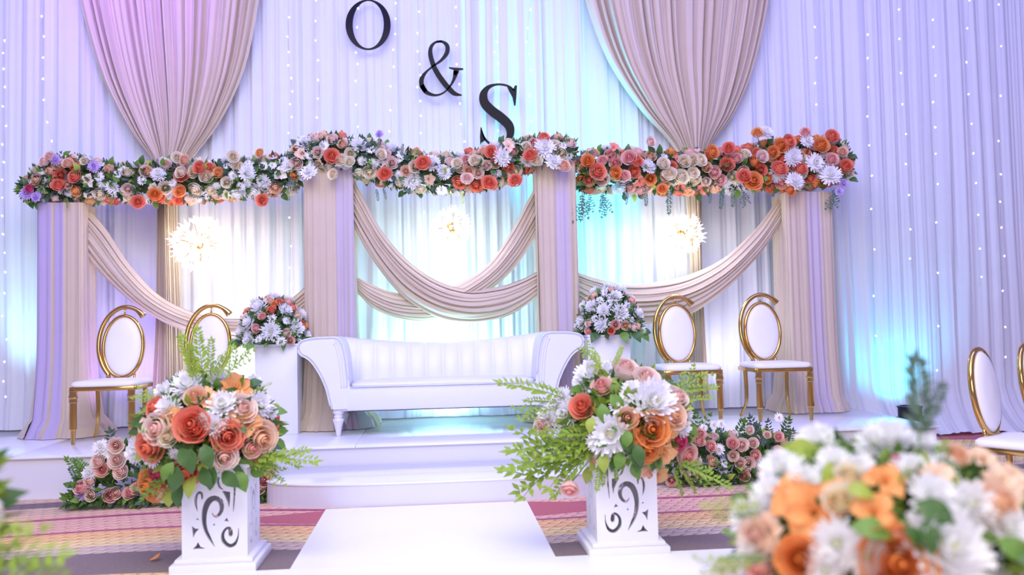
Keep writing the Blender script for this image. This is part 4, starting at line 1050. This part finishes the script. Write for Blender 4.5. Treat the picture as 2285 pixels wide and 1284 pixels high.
# ------------------------------------------------------------------ flower domes on the plinths
def dome(base, px0, px1, ytop, label, seed):
    Yc = base.y; W_ = (atY(px1, ytop, Yc).x - atY(px0, ytop, Yc).x) / 2; H = atY((px0 + px1) / 2, ytop, Yc).z - base.z
    cxx = (atY(px1, ytop, Yc).x + atY(px0, ytop, Yc).x) / 2
    t = thing('flower_dome', (cxx, Yc, base.z), label, 'flower arrangement', 'flower domes on the plinths')
    rx, rz = W_ - 0.03, H - 0.02
    def sampler(k=1.0):
        a = rngF.uniform(0, 2 * pi); z = rngF.uniform(0.06, 1); r = sqrt(max(0, 1 - z * z))
        return (Vector((rx * r * cos(a), rx * r * sin(a), rz * z)) * k, Vector((r * cos(a), r * sin(a), z * rx / rz)))
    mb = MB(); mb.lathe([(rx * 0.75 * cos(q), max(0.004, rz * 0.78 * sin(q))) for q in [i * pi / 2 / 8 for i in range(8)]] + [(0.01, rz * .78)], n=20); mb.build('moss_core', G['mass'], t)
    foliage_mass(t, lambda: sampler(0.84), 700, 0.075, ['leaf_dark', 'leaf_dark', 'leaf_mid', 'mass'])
    tk = scatter(t, sampler, [(('chrysanthemum', 'white', .078), 1)], 400, 0.86, limit=46)
    scatter(t, sampler, [(('rose', 'pink', .04), 4), (('rose', 'coral', .038), 3), (('rose', 'peach', .042), 3), (('rose', 'orange', .036), 1.5), (('rose', 'blush', .042), 4), (('daisy', 'white', .04), 6)], 1500, 0.80, taken=tk, limit=110)
    for k in range(22):
        a = rngF.uniform(0, 2 * pi); p = Vector((rx * .9 * cos(a), rx * .9 * sin(a), 0.02))
        leafp(t, p, (cos(a), sin(a), -0.9 if k % 3 == 0 else -0.1), rngF.uniform(.08, .13), pick([('leaf_dark', 3), ('leaf_mid', 2)]))
dome(PL, 522, 694, 655, 'domed arrangement of white mums and coral roses on the left plinth', 1)
dome(PR, 1280, 1436, 633, 'domed arrangement of white mums and coral roses on the right plinth', 2)

# ------------------------------------------------------------------ bouquets on the carved pedestals
def hit(c, R3, px, py):
    d = ray(px, py); o = CAM - c
    q = lambda v: Vector((v.x / R3[0], v.y / R3[1], v.z / R3[2]))
    O, D = q(o), q(d); a = D.dot(D); b = 2 * O.dot(D); cc = O.dot(O) - 1; disc = b * b - 4 * a * cc
    if disc >= 0:
        s = (-b - sqrt(disc)) / (2 * a); p = o + d * s
        return p, Vector((p.x / R3[0] ** 2, p.y / R3[1] ** 2, p.z / R3[2] ** 2)).normalized()
    s = -(o.dot(d)) / d.dot(d); p = o + d * s; return p, (p.normalized() + Vector((0, -.6, 0))).normalized()
def bouquet(base, cpx, cpy, Yc, rpx, rpy, label, flowers, sprigs, leaves, table, nmass, cols, group=None, name='flower_bouquet', fill_gap=0.85, ls=1.0, fill_lim=70):
    c = atY(cpx, cpy, Yc); sc_ = F / (c - CAM).length; R3 = (rpx / sc_, rpx / sc_ * 0.95, rpy / sc_)
    t = thing(name, base, label, 'flower arrangement', group); rel = c - Vector(base)
    taken = []
    for x, y, k, col, r in flowers:
        p, n = hit(c, R3, x, y); rr = r / sc_ * 1.05
        n = (n + Vector((0, -.5, 0.1)) + Vector((rngF.uniform(-.25, .25), 0, rngF.uniform(-.25, .25)))).normalized()
        put(t, k, col, p + rel - n * rr * 0.2, n, rr); taken.append((p + rel, rr))
        mb = MB(); mb.tube([rel * 0.3 + p * 0.0, rel * 0.6 + p * 0.45, p + rel - n * rr * 0.5], 0.004, 5); mb.build('stem', G['stem'], t)
    def sampler(k=1.0):
        z = rngF.uniform(-0.75, 1); a = rngF.uniform(0, 2 * pi); r = sqrt(1 - z * z); n = Vector((r * cos(a), r * sin(a), z))
        return Vector((n.x * R3[0], n.y * R3[1], n.z * R3[2])) * k + rel, n
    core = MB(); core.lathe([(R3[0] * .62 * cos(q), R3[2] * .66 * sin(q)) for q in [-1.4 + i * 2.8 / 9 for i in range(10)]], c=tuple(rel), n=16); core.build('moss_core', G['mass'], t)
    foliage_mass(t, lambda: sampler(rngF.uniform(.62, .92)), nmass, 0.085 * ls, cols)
    # fill: behind and on the sides as well as the gaps in front
    scatter(t, lambda: sampler(0.93), table, 500, fill_gap, taken=taken, limit=fill_lim)
    for k in range(60):
        p, n = sampler(0.9)
        leafp(t, p, n + Vector((rngF.uniform(-.8, .8), rngF.uniform(-.5, .2), rngF.uniform(-.9, .3))), rngF.uniform(.06, .10) * ls, pick([('leaf_dark', 3), ('leaf_mid', 4), ('leaf_lime', 2)]))
    for x0, y0, x1, y1, col, var in sprigs:
        a = atY(x0, y0, Yc - R3[1] * 0.55) - Vector(base); b = atY(x1, y1, Yc - R3[1] * rngF.uniform(0.3, 0.7)) - Vector(base)
        spray(t, a, b, col, var)
    for x, y, dx, dy, r, col in leaves:
        p, n = hit(c, R3, x, y); q = atY(x + dx, y + dy, (p + c).y - 0.02) - c
        leafp(t, p + rel - Vector((0, max(0.01, (0.9 if ls < 1 else 0.35) * r / sc_), 0)), q - p, r / sc_ * 1.35, col)
    return t
W, Cw = 'chrysanthemum', 'white'
FL_L = [(496, 903, W, Cw, 34), (418, 860, W, Cw, 34), (374, 908, W, Cw, 26), (481, 950, W, Cw, 24), (457, 938, W, Cw, 18), (488, 845, W, Cw, 30), (578, 903, W, Cw, 30), (302, 1008, W, Cw, 27), (336, 1022, W, Cw, 20), (566, 850, W, Cw, 18), (362, 874, W, Cw, 22), (603, 995, 'daisy', Cw, 16), (400, 842, 'daisy', Cw, 18), (604, 918, W, Cw, 18),
        (379, 932, 'alstroemeria', 'amber', 26), (403, 937, 'alstroemeria', 'orange', 22), (457, 886, 'alstroemeria', 'amber', 26), (530, 866, 'alstroemeria', 'orange', 36), (512, 938, 'alstroemeria', 'amber', 20), (556, 945, 'alstroemeria', 'amber', 28), (525, 890, 'alstroemeria', 'amber', 22),
        (430, 950, 'rose', 'coral', 34), (440, 962, 'rose', 'coral', 24), (508, 974, 'rose', 'coral', 30), (418, 1053, 'rose', 'coral', 27), (336, 997, 'rose', 'coral', 30), (580, 978, 'rose', 'peach', 34), (348, 912, 'rose', 'coral', 22), (340, 1083, 'rose', 'orange', 32), (350, 1058, 'rose', 'magenta', 17),
        (355, 957, 'rose', 'blush', 30), (375, 975, 'rose', 'cream', 20), (540, 913, 'rose', 'blush', 28), (500, 1020, 'rose', 'blush', 26), (428, 1025, 'rose', 'pink', 13), (437, 888, 'rose', 'peach', 22), (360, 1102, 'rose', 'cream', 20), (320, 950, 'alstroemeria', 'peach', 18), (560, 1000, 'rose', 'pink', 20)]
SP_L = [(455, 850, 438, 725, 'leaf_fern', 1), (440, 850, 404, 742, 'leaf_fern', 0), (470, 840, 468, 755, 'leaf_fern', 0), (480, 850, 518, 765, 'leaf_fern', 1), (500, 850, 545, 775, 'leaf_fern', 2), (430, 850, 422, 770, 'leaf_fern', 0), (460, 860, 492, 790, 'leaf_fern', 1),
        (560, 1025, 708, 1010, 'leaf_fern', 0), (560, 1035, 690, 995, 'leaf_fern', 1), (560, 1040, 640, 1062, 'leaf_fern', 2), (580, 1010, 672, 1030, 'leaf_fern', 0), (365, 900, 300, 872, 'leaf_fern', 2), (360, 910, 298, 915, 'leaf_lime', 0), (560, 880, 600, 850, 'leaf_lime', 0), (540, 1030, 622, 1040, 'leaf_fern', 1),
        (400, 1010, 312, 1060, 'leaf_fern', 1), (400, 1050, 300, 1100, 'leaf_mid', 2)]
LV_L = [(455, 1040, 20, 50, 34, 'leaf_dark'), (500, 1050, 30, 30, 34, 'leaf_dark'), (530, 1050, 20, 40, 34, 'leaf_mid'), (480, 1040, -10, 50, 34, 'leaf_dark'), (400, 1040, -10, 70, 36, 'leaf_dark'), (440, 1060, -20, 50, 34, 'leaf_lime'), (405, 1000, 20, 30, 36, 'leaf_dark'), (460, 990, 10, 40, 36, 'leaf_dark'), (540, 1070, 10, 26, 22, 'leaf_mid'), (390, 1030, -30, 50, 30, 'leaf_mid'), (380, 1085, 0, 40, 30, 'leaf_lime'), (410, 1080, -10, 40, 34, 'leaf_dark'), (430, 1000, 0, 50, 36, 'leaf_dark')]
TB = [(('daisy', 'white', .04), 4), (('rose', 'blush', .05), 2), (('rose', 'peach', .05), 2), (('chrysanthemum', 'white', .06), 3), (('rose', 'coral', .05), 1.5), (('alstroemeria', 'amber', .05), 1.5)]
bouquet(PT_L, 468, 962, PT_L.y, 140, 118, 'bouquet of coral roses, orange lilies and white mums on the left carved pedestal', FL_L, SP_L, LV_L, TB, 900, ['leaf_mid', 'leaf_dark', 'leaf_dark', 'leaf_fern'], 'bouquets on the carved pedestals')
FL_R = [(1361, 966, W, Cw, 46), (1457, 899, W, Cw, 54), (1322, 837, W, Cw, 46), (1224, 930, W, Cw, 28), (1265, 922, W, Cw, 30), (1395, 894, 'daisy', Cw, 20), (1353, 827, W, Cw, 30), (1255, 884, W, Cw, 22), (1522, 951, W, Cw, 26), (1327, 987, W, Cw, 20), (1410, 868, W, Cw, 22), (1300, 850, W, Cw, 24), (1240, 905, W, Cw, 22), (1470, 870, W, Cw, 30), (1530, 925, W, Cw, 20), (1380, 905, 'daisy', Cw, 18), (1400, 880, 'daisy', Cw, 16),
        (1395, 827, 'rose', 'blush', 30), (1441, 847, 'rose', 'blush', 28), (1508, 892, 'rose', 'blush', 30), (1343, 863, 'rose', 'pink', 22), (1529, 1013, 'rose', 'pink', 26), (1516, 987, 'rose', 'magenta', 17), (1214, 951, 'rose', 'blush', 22), (1195, 1015, 'rose', 'blush', 14),
        (1400, 933, 'rose', 'peach', 22), (1299, 908, 'rose', 'coral', 26), (1498, 930, 'rose', 'peach', 30), (1452, 958, 'rose', 'orange', 36), (1488, 961, 'alstroemeria', 'amber', 28), (1444, 1000, 'rose', 'orange', 30), (1479, 1015, 'alstroemeria', 'amber', 30), (1441, 1049, 'rose', 'peach', 26), (1467, 1060, 'alstroemeria', 'amber', 28), (1498, 1000, 'alstroemeria', 'orange', 22), (1425, 975, 'alstroemeria', 'orange', 22)]
SP_R = [(1260, 890, 1118, 832, 'leaf_fern', 0), (1260, 880, 1195, 852, 'leaf_fern', 1), (1250, 900, 1168, 882, 'leaf_fern', 0), (1250, 910, 1152, 918, 'leaf_fern', 2), (1330, 980, 1120, 995, 'leaf_fern', 1), (1330, 985, 1150, 975, 'leaf_fern', 2), (1330, 990, 1130, 1022, 'leaf_fern', 0), (1330, 1000, 1170, 1050, 'leaf_fern', 1), (1330, 990, 1200, 1000, 'leaf_fern', 2), (1330, 1000, 1215, 1030, 'leaf_fern', 1), (1340, 1000, 1240, 1050, 'leaf_fern', 0), (1320, 970, 1190, 960, 'leaf_fern', 1), (1330, 1010, 1128, 1072, 'leaf_fern', 2), (1310, 1020, 1222, 1104, 'leaf_fern', 0), (1340, 820, 1302, 766, 'leaf_fern', 2), (1370, 820, 1388, 770, 'leaf_fern', 0), (1340, 830, 1330, 780, 'leaf_lime', 0),
        (1500, 880, 1600, 850, 'leaf_fern', 0), (1490, 900, 1590, 880, 'leaf_fern', 1), (1500, 880, 1570, 820, 'leaf_fern', 2), (1510, 1030, 1640, 1082, 'leaf_fern', 1), (1510, 1030, 1600, 1066, 'leaf_fern', 2), (1500, 1040, 1530, 1110, 'leaf_fern', 1), (1510, 1040, 1566, 1095, 'leaf_lime', 0), (1340, 1030, 1332, 1095, 'leaf_fern', 0), (1370, 1020, 1378, 1075, 'leaf_fern', 1), (1350, 1020, 1345, 1085, 'leaf_fern', 1)]
LV_R = [(1380, 970, 30, 40, 34, 'leaf_dark'), (1400, 1000, 20, 30, 34, 'leaf_dark'), (1320, 930, -5, 26, 26, 'leaf_lime'), (1312, 1040, -6, 40, 28, 'leaf_lime'), (1415, 990, 10, 40, 34, 'leaf_dark'), (1360, 880, 20, 24, 32, 'leaf_mid'), (1340, 900, 5, 30, 32, 'leaf_mid'), (1410, 1030, 10, 30, 28, 'leaf_mid'), (1400, 960, -6, 30, 28, 'leaf_mid'), (1365, 850, 10, 30, 30, 'leaf_mid'), (1345, 1010, 0, 30, 30, 'leaf_fern' if False else 'leaf_lime'), (1385, 1005, -10, 40, 30, 'leaf_mid'), (1420, 1010, 0, 30, 30, 'leaf_dark')]
br = bouquet(PT_R, 1395, 938, PT_R.y, 142, 112, 'bouquet of white mums, orange roses and long fern sprays on the right carved pedestal', FL_R, SP_R, LV_R, TB[:4], 900, ['leaf_mid', 'leaf_dark', 'leaf_fern', 'leaf_fern'], 'bouquets on the carved pedestals')
# a drooping rose on its stem
Yh = PT_R.y - 0.22
put(br, 'rose', 'pink', atY(1272, 1086, Yh) - PT_R, (-.25, -.7, -.75), 0.05, 2)
mb = MB(); mb.tube([atY(x, y, Yh) - PT_R for x, y in [(1325, 1015), (1305, 1040), (1288, 1062), (1274, 1078)]], 0.004, 5); mb.build('stem', G['stem'], br)

# ------------------------------------------------------------------ floor arrangements along the stage
def floor_flowers(px0, px1, ybase, heights, Y, label, seed, explicit=()):
    x0, x1 = atY(px0, ybase, Y).x, atY(px1, ybase, Y).x; c = Vector(((x0 + x1) / 2, Y, 0)); W_ = x1 - x0
    t = thing('floor_arrangement', c, label, 'flower arrangement', 'low flowers along the stage front')
    def hh(u): return interp([i / (len(heights) - 1) for i in range(len(heights))], heights, u)
    def sampler(k=1.0):
        u = rngF.random(); a = rngF.uniform(-0.5, pi * 0.75); h = hh(u)
        return Vector(((u - .5) * W_, -0.19 * cos(a) * k, max(0.05, 0.05 + (h - 0.05) * max(0, sin(a)) * k))), Vector(((u - .5) * 0.6, -cos(a), max(-0.1, sin(a))))
    foliage_mass(t, lambda: sampler(rngF.uniform(.45, .9)), 1300, 0.075, ['leaf_dark', 'leaf_mid', 'leaf_blue', 'leaf_dark'])
    tk = []
    for x, y, k, col, r in explicit:
        p = atY(x, y, Y - 0.17) - c; rr = r / (F / 6.2) * 1.15; p.z = max(p.z, 0.04)
        put(t, k, col, p, Vector((rngF.uniform(-.4, .4), -1, rngF.uniform(0, .7))), rr); tk.append((p, rr))
    tk = scatter(t, lambda: sampler(1.0), [(('rose', 'blush', .052), 4), (('rose', 'pink', .05), 4), (('rose', 'peach', .05), 1), (('daisy', 'white', .045), 1.5), (('chrysanthemum', 'blush', .05), .6)], 240, 1.25, taken=tk, limit=34)
    for k in range(int(W_ * 26)):
        u = rngF.random(); h = hh(u); p = Vector(((u - .5) * W_, rngF.uniform(-.1, .1), h * 0.5))
        spray(t, p, p + Vector((rngF.uniform(-.16, .16), rngF.uniform(-.12, .05), h * 0.55 + rngF.uniform(.02, .12))), pick([('leaf_blue', 3), ('leaf_mid', 2), ('leaf_dark', 1)]))
    for k in range(int(W_ * 30)):
        p, n = sampler(0.95); leafp(t, p, Vector(n) + Vector((rngF.uniform(-.8, .8), 0, rngF.uniform(-.4, .6))), rngF.uniform(.05, .09), pick([('leaf_mid', 3), ('leaf_dark', 3), ('leaf_lime', 1)]))
    return t, c
fa, cfa = floor_flowers(172, 604, 1112, [0.16, 0.30, 0.45, 0.42, 0.34, 0.3, 0.26, 0.2], 6.22, 'low bank of pink roses along the stage front left of the step', 1,
    [(260, 994, 'rose', 'blush', 15), (220, 1030, 'rose', 'blush', 13), (228, 1049, 'rose', 'pink', 13), (201, 1057, 'chrysanthemum', 'white', 15), (202, 1075, 'rose', 'blush', 12), (184, 1090, 'rose', 'pink', 14), (206, 1105, 'rose', 'blush', 12), (262, 1028, 'rose', 'blush', 16), (271, 1054, 'rose', 'blush', 14), (247, 1105, 'rose', 'pink', 14), (262, 1100, 'rose', 'blush', 12), (289, 1102, 'rose', 'pink', 12), (307, 1092, 'rose', 'pink', 12), (588, 1072, 'rose', 'pink', 14), (580, 1088, 'rose', 'blush', 14), (563, 1063, 'rose', 'peach', 11), (596, 1066, 'rose', 'peach', 10), (245, 1010, 'daisy', 'white', 12), (180, 1105, 'chrysanthemum', 'lilac', 12), (225, 1000, 'chrysanthemum', 'white', 15), (570, 1100, 'rose', 'peach', 11)])
spray(fa, atY(180, 1100, 6.1) - cfa, atY(138, 1104, 6.1) - cfa, 'leaf_mid', 0)
floor_flowers(1478, 1768, 1072, [0.26, 0.34, 0.36, 0.34, 0.32, 0.36, 0.22], 6.2, 'low bank of pink roses along the stage front right of the step', 2,
    [(1563, 968, 'rose', 'pink', 11), (1560, 985, 'rose', 'pink', 12), (1585, 997, 'rose', 'pink', 12), (1634, 992, 'rose', 'pink', 13), (1655, 993, 'rose', 'blush', 13), (1680, 990, 'rose', 'blush', 11), (1636, 1018, 'rose', 'blush', 11), (1684, 1017, 'rose', 'pink', 12), (1651, 1035, 'rose', 'blush', 12), (1670, 1034, 'rose', 'blush', 13), (1692, 1051, 'rose', 'pink', 12), (1588, 1032, 'rose', 'peach', 13), (1605, 1003, 'daisy', 'white', 11), (1613, 1052, 'daisy', 'white', 11), (1616, 1035, 'daisy', 'white', 9), (1660, 1063, 'rose', 'pink', 12), (1737, 975, 'rose', 'pink', 10), (1737, 1009, 'rose', 'pink', 12), (1530, 1062, 'rose', 'blush', 10), (1556, 1066, 'rose', 'blush', 10), (1591, 948, 'daisy', 'white', 9), (1608, 946, 'daisy', 'white', 9), (1570, 955, 'daisy', 'white', 8), (1738, 932, 'daisy', 'white', 9), (1672, 960, 'rose', 'blush', 9), (1712, 972, 'rose', 'blush', 8)])

# ------------------------------------------------------------------ nearest arrangement, lower right
FG = [(1813, 1140, 'alstroemeria', 'orange', 64), (1770, 1110, 'alstroemeria', 'orange', 55), (1977, 1070, 'alstroemeria', 'orange', 42), (1952, 1140, 'alstroemeria', 'orange', 45), (1785, 1250, 'rose', 'orange', 48), (1997, 1258, 'rose', 'orange', 72), (1707, 1185, 'alstroemeria', 'peach', 45), (1880, 1100, 'alstroemeria', 'amber', 42),
      (1740, 1045, W, Cw, 54), (1822, 985, W, Cw, 50), (1985, 980, W, Cw, 60), (1950, 985, W, Cw, 44), (1722, 1100, W, Cw, 50), (1667, 1150, W, Cw, 48), (1867, 1213, W, Cw, 52), (1932, 1240, W, Cw, 46), (2083, 1107, W, Cw, 50), (2165, 1127, W, Cw, 56), (2112, 1225, W, Cw, 90), (2030, 1045, W, Cw, 40), (1683, 1225, W, Cw, 46), (1797, 1072, W, Cw, 45), (1860, 1030, W, Cw, 40), (1915, 1045, W, Cw, 40), (2060, 990, W, Cw, 40), (2100, 1035, 'daisy', Cw, 34),
      (2132, 1020, 'rose', 'peach', 30), (2197, 1022, 'alstroemeria', 'peach', 40), (2238, 1080, 'alstroemeria', 'peach', 46), (2095, 1062, 'alstroemeria', 'peach', 42), (2222, 1130, 'rose', 'peach', 50), (1695, 1268, 'rose', 'pink', 34), (2005, 1028, 'rose', 'magenta', 15), (2262, 1060, 'alstroemeria', 'peach', 36), (1895, 1065, 'rose', 'cream', 32), (1875, 1120, 'rose', 'cream', 36), (1690, 1195, 'rose', 'blush', 40), (2250, 1180, W, Cw, 50), (1640, 1262, W, Cw, 30), (1610, 1270, W, Cw, 26), (1842, 1270, W, Cw, 40)]
FGS = [(1710, 1130, 1575, 1112, 'leaf_lime', 0), (1700, 1150, 1600, 1140, 'leaf_mid', 0), (2050, 990, 2058, 775, 'leaf_blue', 0), (2050, 980, 2110, 850, 'leaf_blue', 1), (1830, 1000, 1760, 985, 'leaf_lime', 0), (1690, 1110, 1660, 1080, 'leaf_mid', 1), (2120, 1120, 2140, 1040, 'leaf_mid', 1), (2190, 1200, 2175, 1100, 'leaf_lime', 1), (1720, 1250, 1600, 1240, 'leaf_mid', 1), (1690, 1260, 1560, 1262, 'leaf_lime', 2), (1820, 1240, 1780, 1160, 'leaf_mid', 0), (1970, 1020, 1930, 960, 'leaf_dark', 0)]
FGL = [(1818, 1022, 6, 50, 62, 'leaf_lime'), (1730, 994, 50, 4, 52, 'leaf_lime'), (2060, 990, 30, 20, 36, 'leaf_mid'), (2075, 1010, 10, 40, 40, 'leaf_dark'), (2222, 1221, 50, 20, 50, 'leaf_dark'), (2190, 1190, 50, 30, 44, 'leaf_mid'), (1990, 1160, 30, 40, 40, 'leaf_dark'), (2035, 1150, 10, 40, 42, 'leaf_dark'), (1870, 1160, 40, 10, 50, 'leaf_mid'), (2010, 1110, 40, 20, 50, 'leaf_dark'), (1870, 1080, 30, 10, 36, 'leaf_lime'), (2100, 940 + 40, -20, 30, 30, 'leaf_lime')]
FY = 1.95
fgb = atY(1990, 1190, FY)
TFG = [(('daisy', 'white', .045), 3), (('chrysanthemum', 'white', .055), 4), (('rose', 'blush', .045), 1.5), (('alstroemeria', 'peach', .05), 1)]
fg = bouquet(Vector((fgb.x, FY, 0.52)), 1985, 1205, FY, 310, 205, 'large out-of-focus bouquet of white mums and orange lilies in the near right corner', [(x, y, k, q, r * 0.84) for x, y, k, q, r in FG], FGS, FGL, TFG, 2200, ['leaf_mid', 'leaf_dark', 'leaf_fern', 'leaf_mid'], 'bouquets on the carved pedestals', ls=0.6, fill_lim=24)
pedestal((fgb.x, FY, 0.0), False, 'carved pedestal under the near right bouquet, below the bottom edge of the photo')

# fern sprays of an arrangement that stands just outside the lower left corner
ly = 2.0; lb = atY(-330, 1200, ly); lc = Vector((lb.x, ly, 0.52))
T_left = [(('chrysanthemum', 'white', .055), 4), (('rose', 'coral', .05), 2), (('rose', 'blush', .05), 2), (('alstroemeria', 'amber', .05), 1)]
lbq = bouquet(lc, -330, 1185, ly, 230, 190, 'bouquet just outside the lower left corner, only its blurred green fern sprays showing', [], [], [], T_left, 500, ['leaf_mid', 'leaf_dark', 'leaf_fern'], 'bouquets on the carved pedestals')
for x0, y0, x1, y1, col, v in [(-160, 1260, 128, 1200, 'leaf_fern', 0), (-160, 1270, 150, 1278, 'leaf_fern', 1), (-150, 1200, 45, 1150, 'leaf_lime', 0), (-150, 1240, 90, 1222, 'leaf_fern', 2)]:
    spray(lbq, atY(x0, y0, ly - .1) - lc, atY(x1, y1, ly - .15) - lc, col, v)
pedestal((lb.x, ly, 0.0), True, 'carved pedestal outside the lower left corner of the photo')

# a fallen petal on the grey carpet band
p = atZ(337, 1254, 0)
mb = MB(); petal_grid(mb, Vector((0, 0, 0.004)), Vector((1, 0, 0)), Vector((0, 0, 1)), 0.055, 0.024, (0.05, 0.5), 0.5, 0, 5, 5, 0.01)
o = mb.build('fallen_petal', PET['orange'][0]); o.location = p; o.rotation_euler.z = 0.5
tag(o, 'single orange petal lying on the grey carpet left of the pedestal', 'petal')
